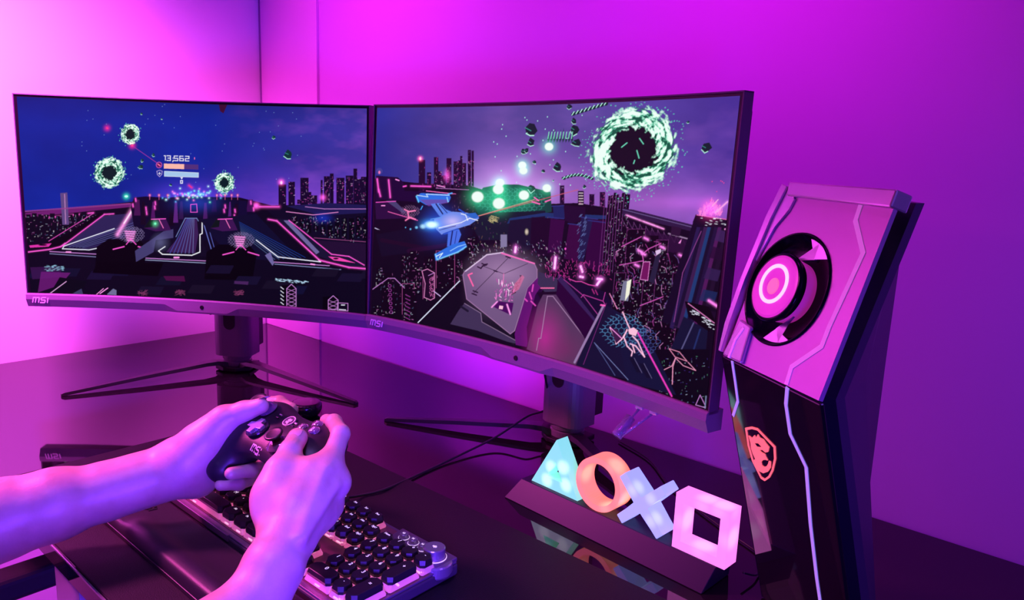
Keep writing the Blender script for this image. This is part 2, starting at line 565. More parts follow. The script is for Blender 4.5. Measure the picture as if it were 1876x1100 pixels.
def swirl(c, cx, cy, rx, ry, ang=0.0, seed=3, inner=0.5, dots=40):
    """ring of torn green-white light round a dark centre"""
    m = max(rx, ry) * 1.45
    sl = c.box(cx - m, cy - m, cx + m, cy + m)
    X, Y = c.X[sl] - cx, c.Y[sl] - cy
    ca, sa = math.cos(ang), math.sin(ang)
    u_ = (X * ca + Y * sa) / rx; v_ = (-X * sa + Y * ca) / ry
    d = np.hypot(u_, v_); th = np.arctan2(v_, u_)
    tw = th + d * 1.1
    q = vnoise((tw + math.pi) * 3 + 40, d * 11 + 3, seed, 1.0, 4)
    q2 = vnoise(X * 1.0 + 300, Y * 1.0 + 300, seed + 9, max(rx, ry) * .10, 3)
    st = vnoise((tw + math.pi) * 7 + 90, d * 16 + 8, seed + 5, 1.0, 3)
    edge = .13 * (q2 - .5) * 2 + .07 * (st - .5) * 2
    body = np.clip((1.03 + edge - d) * 9, 0, 1) * np.clip((d - inner + edge) * 12, 0, 1)
    hole = np.clip((inner + .16 - edge - d) * 14, 0, 1)
    c.mix(sl, np.clip(hole, 0, 1), (14, 12, 26) if rx > 50 else (4, 30, 36))
    c.mix(sl, body, (14, 84, 66))
    br = np.clip((q * .5 + st * .65 + q2 * .25 - .60) * 7, 0, 1) * body
    c.mix(sl, br, (120, 255, 205))
    c.mix(sl, np.clip((q * .5 + st * .65 + q2 * .25 - .66) * 9, 0, 1) * body, (238, 255, 248))
    rs = np.random.RandomState(seed)
    for _ in range(dots):
        a = rs.rand() * 6.28; r_ = 1.0 + rs.rand() * .28
        x = cx + math.cos(a) * rx * r_ * ca - math.sin(a) * ry * r_ * sa
        y = cy + math.cos(a) * rx * r_ * sa + math.sin(a) * ry * r_ * ca
        c.disc(x, y, .6 + rs.rand() * max(rx, ry) * .012, .5 + rs.rand() * .8, (90, 220, 190), .7)


def tower(c, x0, x1, yt, yb, body, lit, n, seed, edge=None, lean=0.0, ew=.8):
    rs = np.random.RandomState(seed)
    P = [(x0 + lean, yt), (x1 + lean, yt), (x1, yb), (x0, yb)]
    c.poly(P, body)
    for _ in range(int(n * .48)):
        t = rs.rand(); f = rs.rand()
        x = x0 + lean * (1 - t) + f * (x1 - x0); y = yt + t * (yb - yt)
        col = lit[rs.randint(len(lit))]
        if rs.rand() < .5:
            c.line([(x, y), (x + 1 + rs.rand() * 2.2, y + (rs.rand() - .5))], .8, col, .25 + .5 * rs.rand())
        else:
            c.line([(x, y), (x + (rs.rand() - .5), y + 1 + rs.rand() * 3)], .7, col, .2 + .45 * rs.rand())
    if edge:
        c.line([P[3], P[0], P[1], P[2]], ew, edge, .8)


PK = (255, 90, 215); HP = (255, 150, 235); WH = (235, 235, 255); LV = (200, 130, 215); DK = (14, 6, 26); CY = (120, 190, 235)
PINKS = [(235, 80, 200), (170, 60, 160), (230, 180, 240), (90, 60, 130)]
CITY = [(225, 130, 215), (150, 60, 140), (190, 200, 235), (90, 110, 160), (250, 240, 255)]


def debris(c, x, y, s_, seed, col=(16, 50, 56)):
    rs = np.random.RandomState(seed)
    P = [(x + math.cos(a) * s_ * (.5 + .6 * rs.rand()), y + math.sin(a) * s_ * (.5 + .6 * rs.rand())) for a in np.linspace(0, 6.28, 8)[:-1]]
    c.poly(P, col)
    c.line(P[1:4], max(.7, s_ * .12), (190, 255, 235), .9)
    c.line([P[4], (x, y)], max(.6, s_ * .1), (60, 160, 150), .8)


def seg_text(c, s_, x, y, h, wd, adv, slope, col=WH, lw=1.6):
    """squared digits drawn as strokes"""
    G = {'1': [[(.2, 0), (.55, 0), (.55, 1)]], '3': [[(0, 0), (1, 0), (1, 1), (0, 1)], [(.3, .5), (1, .5)]], '5': [[(1, 0), (0, 0), (0, .5), (1, .5), (1, 1), (0, 1)]],
         '6': [[(.95, 0), (0, 0), (0, 1), (1, 1), (1, .5), (0, .5)]], '2': [[(0, 0), (1, 0), (1, .5), (0, .5), (0, 1), (1, 1)]], ',': [[(.2, .45), (.2, .5)], [(.25, .95), (.1, 1.25)]],
         '0': [[(0, 0), (1, 0), (1, 1), (0, 1), (0, 0)]]}
    for ch in s_:
        for st in G[ch]:
            c.line([(x + a * wd, y + b_ * h + a * wd * slope) for a, b_ in st], lw, col)
        k = adv * (.62 if ch == '1' else .32 if ch == ',' else 1)
        x += k; y += k * slope


def paint_left():
    c = Canvas(20, 165, 690, 610)
    X, Y = c.X, c.Y
    n1 = vnoise(X + 500, Y * 1.6 + 500, 2, 120, 5); n2 = vnoise(X + 90, Y * 2 + 70, 8, 60, 4)
    t = np.clip((X - 380) / 280, 0, 1)[..., None]
    base = np.array(lin((10, 36, 150))) * (1 - t) + np.array(lin((62, 52, 158))) * t
    base = base * (1 + .5 * (n1[..., None] - .5)) + t * np.clip(n2[..., None] - .5, 0, 1) * np.array(lin((190, 90, 200))) * .55
    base = base * (1 - .35 * np.clip((170 + 60 - Y) / 60, 0, 1)[..., None])
    hz = np.exp(-((Y - 375) / 55.) ** 2)[..., None] * np.clip((X - 330) / 200, 0, 1)[..., None]
    base = base + hz * np.array(lin((125, 40, 150))) * .5
    c.a[:] = base
    rs = np.random.RandomState(5)
    c.glow(345, 360, 60, (90, 50, 190), .8, 22)
    for _ in range(46):
        c.disc(rs.uniform(150, 560), rs.uniform(190, 340), .6, .6, (150, 190, 255), .6)
    # ground
    c.poly([(20, 390), (120, 383), (260, 368), (330, 360), (440, 362), (500, 377), (700, 378), (700, 620), (20, 620)], (12, 7, 28))
    c.poly([(40, 391), (240, 372), (245, 379), (40, 399)], (110, 30, 110))
    c.line([(84, 399), (110, 397)], 1.8, PK, glow=2.5); c.line([(125, 395), (146, 393)], 1.8, PK, glow=2.5); c.line([(162, 391), (172, 390)], 1.6, PK, glow=2)
    for i in range(14):
        x = 48 + i * 11
        tower(c, x, x + 9, 396 - rs.rand() * 6, 446 - i * 3, (10, 8, 24), CITY, 26, 50 + i)
    c.poly([(111, 354), (124, 353), (127, 412), (115, 412)], (95, 70, 130)); c.line([(119, 356), (121, 410)], 1.5, (190, 130, 190))
    # right skyline
    tw = [(529, 541, 333, 385, 40), (551, 566, 326, 376, 60), (566, 571, 352, 374, 10), (568, 582, 358, 374, 30), (588, 592, 330, 376, 15), (594, 605, 323, 376, 60), (605, 612, 318, 376, 20), (617, 632, 326, 374, 60), (634, 648, 322, 374, 70),
          (648, 655, 309, 374, 20), (654, 664, 328, 374, 30), (662, 678, 324, 376, 70), (511, 525, 338, 395, 18), (545, 551, 366, 374, 8)]
    for i, (a, b_, yt, yb, n) in enumerate(tw):
        tower(c, a, b_, yt, yb, (24, 8, 44), PINKS, n, 90 + i)
    c.glow(592, 362, 5, PK, 1.0); c.disc(516, 335, 2, 3, (255, 200, 230)); c.glow(516, 334, 5, (255, 90, 180), 1.2)
    c.poly([(480, 377), (690, 372), (690, 452), (560, 448)], (16, 9, 36))
    c.poly([(525, 378), (600, 372), (676, 376), (676, 390), (590, 395)], (30, 24, 80))
    c.line([(525, 388), (575, 394), (620, 389)], 1.3, (220, 130, 200)); c.line([(560, 379), (595, 383), (680, 383)], 1.2, LV, .8)
    for i in range(11):
        x = 536 + i * 13
        tower(c, x, x + 9, 394 + rs.rand() * 8, 416 + i * 2.2 + rs.rand() * 8, (8, 5, 18), CITY, 34, 130 + i)
    c.glow(592, 400, 14, (20, 50, 190), .7, 7)
    c.poly([(575, 440), (680, 447), (680, 500), (640, 490)], (34, 14, 50)); c.line([(576, 436), (680, 444)], 1.2, (150, 70, 130), .8)
    c.line([(476, 379), (512, 379)], 2.0, PK, glow=3); c.glow(470, 377, 5, PK, 1.5)
    c.poly([(20, 391), (20, 388), (240, 372), (240, 375)], (150, 60, 140), .7)
    # ramps on the left
    c.poly([(60, 456), (122, 430), (182, 391), (202, 391), (160, 422), (118, 452)], (7, 4, 14))
    c.poly([(118, 452), (190, 396), (252, 390), (258, 402), (246, 430), (190, 450), (150, 459)], (44, 34, 84))
    c.poly([(130, 452), (240, 416), (262, 402), (262, 424), (196, 444), (140, 458)], (26, 22, 60))
    for i in range(5):
        c.line([(128 + i * 6, 452 + i * .5), (262, 402 + i * 5)], 1.1, (100, 100, 170), .6)
    c.line([(115, 451), (192, 393), (209, 392)], 1.5, PK, glow=1.5); c.line([(90, 442), (172, 391)], 1.0, PK, .8)
    c.line([(210, 419), (118, 451), (115, 456), (164, 458), (184, 454)], 1.5, WH)
    c.line([(52, 462), (92, 457), (112, 452), (120, 446)], 1.8, PK, glow=1.5); c.poly([(54, 450), (95, 446), (90, 452), (56, 454)], (220, 50, 170)); c.disc(79, 449, 8, 1.6, (20, 5, 20))
    c.line([(92, 461), (180, 466)], 1.3, LV); c.line([(92, 465), (178, 471)], 1.2, (130, 130, 180))
    # laser, far structure
    c.line([(247, 378), (216, 430)], 2.2, (255, 150, 230), glow=4, ga=.8); c.line([(247, 379), (228, 409)], 2.6, (255, 225, 250)); c.line([(305, 368), (294, 377)], 2, (255, 170, 220), glow=2)
    c.poly([(240, 380), (246, 362), (268, 360), (330, 364), (340, 364), (440, 366), (455, 372), (470, 390), (470, 402), (430, 440), (250, 440)], (13, 8, 40))
    rs = np.random.RandomState(11)
    for x0, yt, yb, w_, cl in ((246, 366, 395, 12, (70, 20, 80)), (258, 370, 412, 10, (20, 8, 30)), (277, 370, 402, 8, (80, 22, 96)), (284, 366, 386, 9, (30, 8, 44)), (310, 370, 414, 10, (16, 6, 26)), (318, 370, 408, 9, (90, 36, 120)), (328, 369, 402, 9, (44, 20, 70)), (376, 370, 400, 6, (30, 12, 60)),
                               (372, 372, 410, 9, (70, 26, 96)), (388, 364, 388, 10, (34, 8, 60)), (418, 370, 404, 7, (90, 30, 120)), (428, 374, 414, 10, (24, 6, 30)), (452, 366, 388, 14, (60, 16, 80)), (436, 368, 400, 18, (16, 10, 50))):
        c.poly([(x0 + 3, yt), (x0 + w_ - 2, yt), (x0 + w_, yb), (x0, yb)], cl)
    for x, y in ((268, 380), (269, 388), (284, 378), (431, 384), (430, 394), (285, 370), (413, 376), (411, 384), (249, 364), (244, 374), (460, 369), (465, 381)):
        c.line([(x, y), (x + .6, y + 5)], 2, PK, glow=2)
    c.outline([(350, 375), (361, 374), (362, 389), (350, 389)], 1.1, PK, .9)
    c.glow(360, 372, 34, (30, 70, 200), .55, 14)
    for i in range(70):
        x = rs.normal(352, 30); y = 362 + rs.normal(0, 6) - abs(x - 350) * -.05
        col = [(120, 255, 200), (255, 120, 200), (200, 255, 240), (90, 170, 255)][rs.randint(4)]
        c.disc(x, y - 6, .9, .9, col); c.glow(x, y - 6, 2.2, col, .4)
    for x in (275, 292, 308, 398, 413, 425, 436):
        c.disc(x, 358, 3.5, 3.5, (150, 60, 130), .5); c.disc(x, 358, 1.5, 2, (255, 140, 200), .9); c.line([(x, 360), (x, 366)], .8, (255, 110, 180), .7)
    # centre lane
    c.poly([(296, 460), (322, 436), (340, 399), (362, 399), (371, 405), (373, 448), (384, 470), (306, 470)], (16, 10, 34))
    c.poly([(340, 400), (361, 400), (364, 430), (358, 464), (305, 462), (330, 432)], (58, 30, 84))
    for i in range(7):
        c.line([(344 + i * 2, 401), (312 + i * 7, 464)], 1.3, (70 + i * 8, 90 + 6 * i, 190), .6)
    c.line([(323, 434), (340, 400), (361, 400), (364, 405)], 1.1, (130, 150, 220), .8)
    c.line([(303, 452), (291, 460), (298, 466), (352, 468), (367, 462), (367, 430), (371, 428), (371, 407)], 1.6, (245, 245, 255))
    c.line([(372, 404), (394, 478)], 1.3, (110, 120, 210)); c.line([(380, 408), (400, 478)], 1.0, (90, 100, 190))
    c.line([(264, 473), (416, 480)], 1.3, LV); c.line([(258, 476), (412, 484)], 1.2, (150, 160, 200)); c.line([(320, 472), (328, 472)], 3, HP); c.line([(122, 462), (130, 462)], 2.5, HP)
    # right lane
    c.poly([(366, 402), (470, 392), (540, 466), (500, 478), (420, 470)], (14, 12, 44))
    for i in range(8):
        c.line([(439 + i * .5, 407 + i * 3), (560 - i * 8, 472 + i * .5)], 1.2, (24 + 8 * i, 60 + 6 * i, 150), .65)
    c.line([(470, 440), (510, 471), (588, 480), (584, 476)], 1.6, WH)
    c.line([(492, 402), (508, 405), (586, 477), (640, 490), (676, 493)], 2.0, PK, glow=2)
    c.poly([(508, 402), (530, 402), (606, 467), (660, 478), (674, 488), (640, 488), (584, 470)], (24, 18, 50))
    c.poly([(520, 404), (530, 404), (586, 462), (580, 466)], (120, 110, 170), .8)
    c.line([(530, 404), (608, 466), (640, 470), (668, 486)], 1.6, PK, .9, glow=1)
    c.poly([(602, 470), (622, 472), (652, 482), (612, 477)], (245, 70, 180)); c.disc(616, 474, 5, 1.6, (20, 8, 26))
    c.line([(498, 480), (604, 487)], 1.3, LV); c.line([(504, 484), (625, 494)], 1.2, (130, 140, 190)); c.line([(570, 484), (577, 485)], 2.5, HP)
    # turrets
    for cx, cy, s_ in ((240, 430, 1), (441, 440, 1)):
        c.poly([(cx - 62, cy + 22), (cx - 40, cy + 8), (cx + 16, cy + 8), (cx + 30, cy + 26), (cx + 22, cy + 74), (cx - 66, cy + 72)], (5, 3, 10))
        lattice(c, cx, cy, 24, 20, (150, 130, 190), .6, 5.0, .7, int(cx))
        for k in range(5):
            y = cy - 6 + k * 4
            c.line([(cx - 10 + k, y), (cx + 8 - k, y + 1)], 1.6, HP, .95, glow=2)
        c.line([(cx, cy + 8), (cx - 8, cy + 18)], 1.4, PK); c.line([(cx, cy + 8), (cx + 10, cy + 18)], 1.4, PK); c.line([(cx - 32, cy + 27), (cx - 12, cy + 22)], 1.8, PK, glow=1); c.line([(cx + 14, cy + 22), (cx + 34, cy + 28)], 1.8, PK, glow=1)
    c.poly([(300, 424), (318, 420), (318, 436), (286, 440), (282, 462), (250, 480), (248, 460)], (66, 60, 110)); c.disc(294, 444, 12, 12, (130, 130, 190), .35, .8)
    c.poly([(486, 468), (496, 462), (503, 482), (500, 487)], (110, 100, 160))
    for cx in (282, 404):
        c.poly([(cx - 18, 418), (cx - 6, 400), (cx + 22, 400), (cx + 32, 422), (cx + 4, 424)], (60, 20, 80)); c.poly([(cx - 18, 418), (cx - 6, 400), (cx, 400), (cx - 2, 416)], (12, 20, 24)); c.line([(cx - 4, 402), (cx + 22, 401)], 1.4, PK); c.line([(cx + 10, 402), (cx + 18, 418)], 1.2, (255, 120, 200))
    c.disc(285, 410, 2, 2, (120, 255, 180)); c.glow(285, 410, 5, (60, 200, 120), .9)
    # lower deck
    rs = np.random.RandomState(21)
    for i in range(14):
        x = 60 + i * 46 + rs.rand() * 20; y = 482 + rs.rand() * 44
        c.poly([(x, y), (x + 42, y + 1), (x + 34, y + 16), (x - 10, y + 15)], (16 + rs.randint(10), 16, 38 + rs.randint(18)), .8)
    c.poly([(56, 490), (112, 488), (112, 508), (60, 512)], (60, 20, 80), .7); c.poly([(76, 498), (130, 500), (112, 522), (70, 536)], (120, 30, 130), .6)
    for i in range(60):
        x = 82 + rs.rand() * 34; y = 486 + rs.rand() * 11
        c.line([(x, y), (x + 3, y)], 1, (150, 200, 230), rs.rand())
    c.poly([(180, 480), (300, 482), (290, 506), (170, 500)], (4, 2, 8)); c.poly([(110, 508), (160, 516), (150, 536), (92, 538)], (8, 8, 22))
    c.line([(92, 538), (122, 516)], 1.4, (220, 160, 220)); c.line([(184, 538), (198, 528)], 1.6, HP); c.line([(176, 541), (190, 529)], 1.2, HP)
    c.poly([(196, 540), (208, 529), (214, 532), (214, 541)], (110, 110, 150)); c.poly([(130, 540), (150, 529), (153, 540)], (60, 60, 100))
    for x in (252, 320, 428):
        for i in range(24):
            c.line([(x + rs.rand() * 20, 531 + rs.rand() * 11), (x + rs.rand() * 20, 531 + rs.rand() * 11)], .6, (140, 60, 110), .6)
    for i in range(70):
        x = 505 + rs.rand() * 60; y = 510 + (x - 505) * .09 + rs.rand() * 5
        c.line([(x, y), (x + 2.5, y + .5)], 1.1, (190, 225, 255), rs.rand())
    c.poly([(430, 515), (456, 516), (455, 522), (430, 520)], (70, 34, 90)); c.poly([(300, 506), (338, 506), (340, 516), (305, 514)], (80, 14, 70), .8)
    for (x0, yt, x1, yb) in ((526, 521, 543, 562), (602, 542, 620, 567)):
        c.poly([(x0 - 10, yt + 2), (x1, yt), (x1, yb), (x0 - 10, yb)], (6, 3, 12))
        c.outline([(x0, yt + 8), ((x0 + x1) / 2, yt), (x1, yt + 8), (x1, yb), (x0, yb)], 1.1, LV)
        for i in range(5):
            y = yt + 8 + i * 7
            c.line([(x0, y), (x1, y + 7)], .8, LV, .8); c.line([(x1, y), (x0, y + 7)], .8, LV, .8)
    c.outline([(619, 555), (638, 556), (638, 570), (619, 569)], 1, LV); c.line([(626, 559), (632, 559)], 1.5, WH); c.line([(622, 567), (634, 568)], 1.2, WH)
    for i in range(5):
        c.line([(515, 526 + i * 7), (520, 530 + i * 7)], 1.4, WH, .8)
    # sky things
    swirl(c, 239, 246, 17, 19, .2, 3, .46, 12); swirl(c, 201, 317, 27, 28, .3, 4, .46, 16); swirl(c, 412, 335, 18, 18, .1, 6, .46, 12)
    c.disc(197, 235, 2, 1.2, (255, 60, 110), 1, 0, .6); c.glow(197, 235, 5, (255, 20, 90), .7); c.disc(243, 267, 2, 1.2, (255, 80, 110)); c.glow(243, 267, 5, (255, 20, 90), .8)
    c.line([(244, 268), (290, 300)], .8, (190, 60, 170), .8); c.line([(347, 340), (352, 344)], 1.8, (255, 50, 110), glow=3)
    for x, y, s_, sd in ((260, 209, 3, 1), (297, 218, 2, 2), (261, 294, 4, 3), (258, 306, 5, 4), (529, 283, 10, 5), (502, 252, 4, 6), (282, 284, 4, 7), (313, 339, 3, 8)):
        debris(c, x, y, s_, sd)
    c.poly([(401, 188), (418, 190), (410, 208), (404, 204)], (60, 12, 50))
    c.disc(232, 360, 3.2, 2, (190, 255, 220)); c.glow(232, 360, 5, (60, 255, 160), .8)
    # counter
    seg_text(c, '13,562', 300, 285.5, 8.5, 6.6, 10.2, .025, (245, 240, 255), 1.25)
    c.line([(357, 289), (357, 292)], 1.2, (255, 120, 180))
    c.poly([(301, 300), (338, 301), (338, 310), (301, 309)], (250, 185, 170)); c.poly([(338, 301), (364, 302), (364, 311), (338, 310)], (90, 50, 110), .8)
    c.poly([(302, 314), (364, 317), (364, 325), (302, 323)], (165, 200, 235)); c.outline([(302, 314), (364, 317), (364, 325), (302, 323)], 1, (210, 225, 245))
    c.disc(292, 302.5, 5.6, 5.6, (210, 90, 190)); c.disc(292, 302.5, 4.6, 4.6, (90, 20, 90)); c.line([(290, 301), (294, 304)], 2, (255, 110, 160))
    c.outline([(288, 314), (293, 312), (298, 314), (297, 320), (293, 324), (289, 320)], 1, (180, 160, 220)); c.line([(291, 318), (295, 318)], 1, WH); c.line([(293, 316), (293, 320)], 1, WH)
    c.poly([(331, 325), (336, 325), (333.5, 329)], WH); seg_text(c, '0', 331.5, 331, 5, 3.5, 5, 0, WH, 1.4)
    return c


def paint_right():
    c = Canvas(675, 160, 1390, 800)
    X, Y = c.X, c.Y
    n1 = vnoise(X + 500, Y * 1.5 + 100, 12, 130, 5); n2 = vnoise(X + 900, Y * 2 + 70, 18, 70, 4)
    t = np.clip((X - 700) / 200, 0, 1)[..., None]; t2 = np.clip((X - 1080) / 250, 0, 1)[..., None]
    base = np.array(lin((40, 48, 150))) * (1 - t) + np.array(lin((94, 74, 162))) * t
    base = base * (1 - t2) + np.array(lin((76, 52, 158))) * t2
    base = base * (.75 + .55 * n1[..., None]) + t * np.clip(n2[..., None] - .45, 0, 1) * np.array(lin((190, 110, 200))) * .28
    h1 = np.exp(-((Y - 345 - (X - 940) * .12) / 60.) ** 2)[..., None] * np.clip((X - 820) / 120, 0, 1)[..., None]
    base = base * .9 + h1 * np.array(lin((170, 90, 165))) * .45
    c.a[:] = base
    c.glow(930, 350, 70, (220, 170, 220), .55, 45); c.glow(1260, 372, 90, (150, 60, 150), .5, 14)
    rs = np.random.RandomState(5)
    # ground mass
    c.poly([(670, 325), (760, 335), (860, 340), (900, 352), (960, 372), (1000, 374), (1060, 372), (1110, 380), (1145, 388), (1270, 416), (1400, 440), (1400, 810), (670, 810)], (11, 6, 26))
    # skyline left
    tw = [(768, 780, 293, 352, 16), (783, 791, 316, 345, 20), (796, 804, 288, 345, 40), (803, 810, 314, 345, 20), (819, 828, 290, 345, 50), (832, 840, 296, 345, 44), (840, 846, 294, 345, 30), (844, 848, 286, 345, 12), (848, 855, 299, 345, 30), (858, 864, 275, 345, 50), (865, 869, 276, 345, 20), (806, 818, 322, 345, 30),
          (1027, 1035, 340, 376, 26), (1060, 1071, 350, 376, 10), (1081, 1090, 356, 376, 16), (1100, 1110, 352, 380, 40), (960, 970, 350, 372, 20)]
    for i, (a, b_, yt, yb, n) in enumerate(tw):
        tower(c, a, b_, yt, yb, (26, 8, 42), PINKS, n, 190 + i)
    c.glow(771, 291, 4, (255, 100, 160), 1.4); c.disc(771, 291, 1.5, 3, (255, 210, 230)); c.glow(820, 322, 5, PK, .8, 9)
    for i in range(5):
        c.line([(1062, 354 + i * 5), (1069, 354 + i * 5)], 1.8, (220, 200, 210), .8)
    for y0 in range(6):
        c.line([(690 + y0 * 4, 350), (776, 352)], 1, (120, 40, 120), .2)
    c.line([(754, 341), (790, 342)], 2.2, PK, glow=2); c.line([(802, 340), (816, 343)], 1.6, HP); c.line([(782, 350), (836, 356)], 1.4, (240, 110, 190)); c.line([(800, 345), (860, 348)], 1, LV, .7)
    c.poly([(690, 322), (730, 325), (740, 334), (742, 350), (790, 352), (790, 372), (700, 366), (688, 372)], (24, 6, 50))
    for x, y, h in ((692, 328, 24), (713, 330, 32), (695, 348, 12)):
        c.line([(x, y), (x + 3, y + h)], 2.6, PK, .9, glow=2.2)
    c.line([(726, 329), (732, 331)], 2, HP); c.line([(740, 342), (745, 341)], 2.2, PK, glow=1.5)
    c.disc(696, 314, 6, 6, (90, 80, 150), .4); c.disc(696, 316, 2, 3, (255, 130, 190), .8)
    c.poly([(688, 372), (724, 368), (745, 388), (750, 400), (690, 402)], (40, 12, 60)); c.poly([(708, 368), (724, 368), (746, 390), (738, 390)], (70, 62, 110)); c.line([(690, 371), (726, 369)], 1.4, PK, .8); c.line([(700, 377), (706, 377)], 1.8, HP)
    c.line([(712, 388), (766, 404)], 1.4, (225, 90, 170)); c.line([(688, 418), (718, 432)], 1.5, (190, 180, 220)); c.line([(690, 438), (740, 426)], 1.2, LV)
    tower(c, 828, 882, 356, 400, (20, 10, 34), [(150, 110, 150), (90, 50, 90)], 90, 7)
    # green dome
    c.poly([(868, 372), (886, 344), (915, 338), (950, 338), (985, 346), (1010, 352), (1012, 388), (960, 400), (880, 400)], (8, 58, 60))
    c.glow(930, 372, 42, (10, 130, 90), .8, 24)
    lattice(c, 935, 370, 66, 34, (70, 180, 160), .6, 9, .8, 4)
    c.poly([(900, 390), (1000, 386), (1010, 440), (880, 440), (860, 402)], (14, 22, 44)); c.poly([(935, 400), (1000, 390), (1130, 396), (1130, 402), (1000, 400), (930, 410)], (24, 50, 110), .9)
    for i in range(80):
        x = 850 + rs.rand() * 160; y = 398 + rs.rand() * 60
        c.line([(x, y), (x + rs.randn(), y + rs.rand() * 6)], .7, [(90, 140, 90), (160, 120, 90), (120, 60, 130)][rs.randint(3)], .5)
    # dark slabs in the middle
    for i, (P, col) in enumerate([([(935, 404), (1000, 396), (1000, 445), (960, 462), (930, 440)], (18, 16, 44)), ([(975, 398), (1012, 400), (1010, 470), (972, 466)], (22, 6, 34)), ([(1014, 378), (1034, 376), (1036, 400), (1016, 402)], (22, 34, 92)), ([(1010, 400), (1036, 404), (1028, 462), (1004, 464)], (52, 8, 62)),
                                  ([(1034, 376), (1074, 380), (1072, 404), (1050, 410), (1036, 404)], (28, 8, 44)), ([(1044, 410), (1066, 412), (1062, 480), (1034, 474)], (54, 8, 60)), ([(1082, 402), (1112, 404), (1104, 498), (1072, 490)], (46, 6, 56)), ([(1066, 398), (1088, 400), (1070, 480), (1060, 478)], (26, 24, 70))]):
        c.poly(P, col)
    for a_, b_ in (((1007, 398), (1034, 401)), ((1012, 378), (1034, 377)), ((1066, 398), (1096, 402)), ((1078, 404), (1110, 408)), ((1042, 410), (1066, 413))):
        c.line([a_, b_], 1.6, (46, 50, 130), .9)
    for i in range(40):
        x = 1058 + rs.rand() * 16; y = 396 + rs.rand() * 80
        c.line([(x, y), (x + 3, y - 4)], 1.1, (110, 130, 200), .5)
    # tall bundle of towers under the ring
    for i in range(8):
        x = 1112 + i * 5
        tower(c, x - 10, x - 5, 352 + rs.rand() * 12, 500, (9, 5, 20), CITY, 46, 300 + i, lean=14)
        c.line([(x - 2, 356), (x - 14, 500)], .8, (130, 60, 140), .7)
    # gantry and right tower
    c.poly([(1142, 382), (1160, 384), (1270, 412), (1268, 424), (1142, 394)], (44, 24, 66)); c.line([(1142, 384), (1268, 416)], 1.2, (120, 100, 160), .8)
    for i in range(26):
        x = 1148 + i * 2.7; y = 394 + i * 1.0
        c.line([(x, y), (x + 1.8, y + .8)], 2.4, HP, rs.rand() * .6 + .4, glow=2, ga=.4)
    for i in range(12):
        x = 1140 + i * 11; y = 400 + i * 3.6
        c.line([(x, y), (x + 9, y + 16), (x + 12, y + 4)], .9, (110, 60, 120), .8)
    c.line([(1226, 428), (1262, 438)], 2.4, (150, 120, 160)); c.poly([(1232, 414), (1250, 418), (1246, 434), (1230, 430)], (40, 16, 50)); c.poly([(1180, 420), (1260, 440), (1256, 470), (1190, 450)], (44, 14, 56), .8)
    c.poly([(1236, 462), (1272, 470), (1262, 520), (1226, 500)], (26, 5, 34))
    c.poly([(1244, 446), (1250, 438), (1248, 446)], HP)
    # dense city on the right
    rs = np.random.RandomState(33)
    tws = [(1126, 1146, 424, 520), (1142, 1176, 420, 560), (1172, 1200, 432, 600), (1196, 1218, 440, 560), (1216, 1236, 470, 560), (1120, 1140, 500, 580), (1150, 1176, 520, 600), (1174, 1196, 490, 580), (1196, 1220, 560, 640), (1226, 1250, 500, 640), (1130, 1160, 560, 640), (1180, 1232, 590, 660)]
    for i, (a, b_, yt, yb) in enumerate(tws):
        tower(c, a, b_, yt, yb, (8, 4, 16), CITY, 130, 400 + i, edge=(120, 50, 120) if i % 2 else None, lean=8, ew=.8)
    for i in range(60):
        x = 1125 + rs.rand() * 115; y = 430 + rs.rand() * 220
        a = rs.rand() * 3
        c.line([(x, y), (x + 8 * math.cos(a), y + 10 * math.sin(a)), (x + 8 * math.cos(a) + 2, y + 10 * math.sin(a) + 8)], .9, [(190, 70, 170), (120, 90, 170), (230, 150, 220)][rs.randint(3)], .7)
    for P in ([(1140, 452), (1176, 434)], [(1136, 486), (1180, 478), (1178, 466), (1190, 456), (1212, 446)], [(1174, 560), (1216, 544)]):
        c.line(P, 1.6, (215, 90, 190), .8)
    c.poly([(1180, 480), (1192, 480), (1188, 514), (1174, 512)], (110, 20, 90)); c.outline([(1180, 480), (1192, 480), (1188, 514), (1174, 512)], 1, HP, .8)
    for x, y in ((1182, 436), (1212, 452), (1246, 467), (1171, 459), (1177, 464), (1165, 485)):
        c.line([(x, y), (x + 6, y + 3)], 3, (255, 130, 240), glow=3, ga=.6)
    c.poly([(1143, 516), (1158, 512), (1152, 552), (1137, 550)], (120, 120, 150)); c.poly([(1150, 516), (1158, 512), (1154, 540), (1146, 552)], (240, 240, 220)); c.poly([(1202, 460), (1212, 456), (1212, 463), (1204, 468)], (220, 190, 230)); c.poly([(1202, 470), (1212, 465), (1200, 520), (1190, 516)], (34, 30, 60))
    c.poly([(1276, 393), (1338, 402), (1322, 470), (1250, 600), (1212, 590), (1240, 500)], (14, 8, 34))
    for i in range(9):
        f = i / 8
        col = [(40, 26, 80), (20, 14, 46), (60, 30, 80), (26, 60, 120), (16, 12, 40), (30, 18, 60), (84, 26, 92), (20, 10, 34), (30, 14, 44)][i]
        c.poly([(1278 + f * 52, 416), (1278 + (f + .13) * 52, 417), (1228 + (f + .13) * 56, 604), (1228 + f * 56, 600)], col, .85)
    c.line([(1286, 424), (1252, 500), (1236, 590)], 1.5, (150, 70, 150), .7)
    c.poly([(1276, 393), (1338, 403), (1334, 418), (1270, 408)], (20, 8, 34)); c.line([(1278, 394), (1338, 403)], 1.4, (240, 110, 200))
    for i in range(22):
        x = 1282 + rs.rand() * 50; y = 399 + rs.rand() * 14
        c.line([(x, y), (x + 3, y + .6)], 1, WH, .8)
    c.line([(1330, 420), (1338, 422)], 3, HP, glow=1)
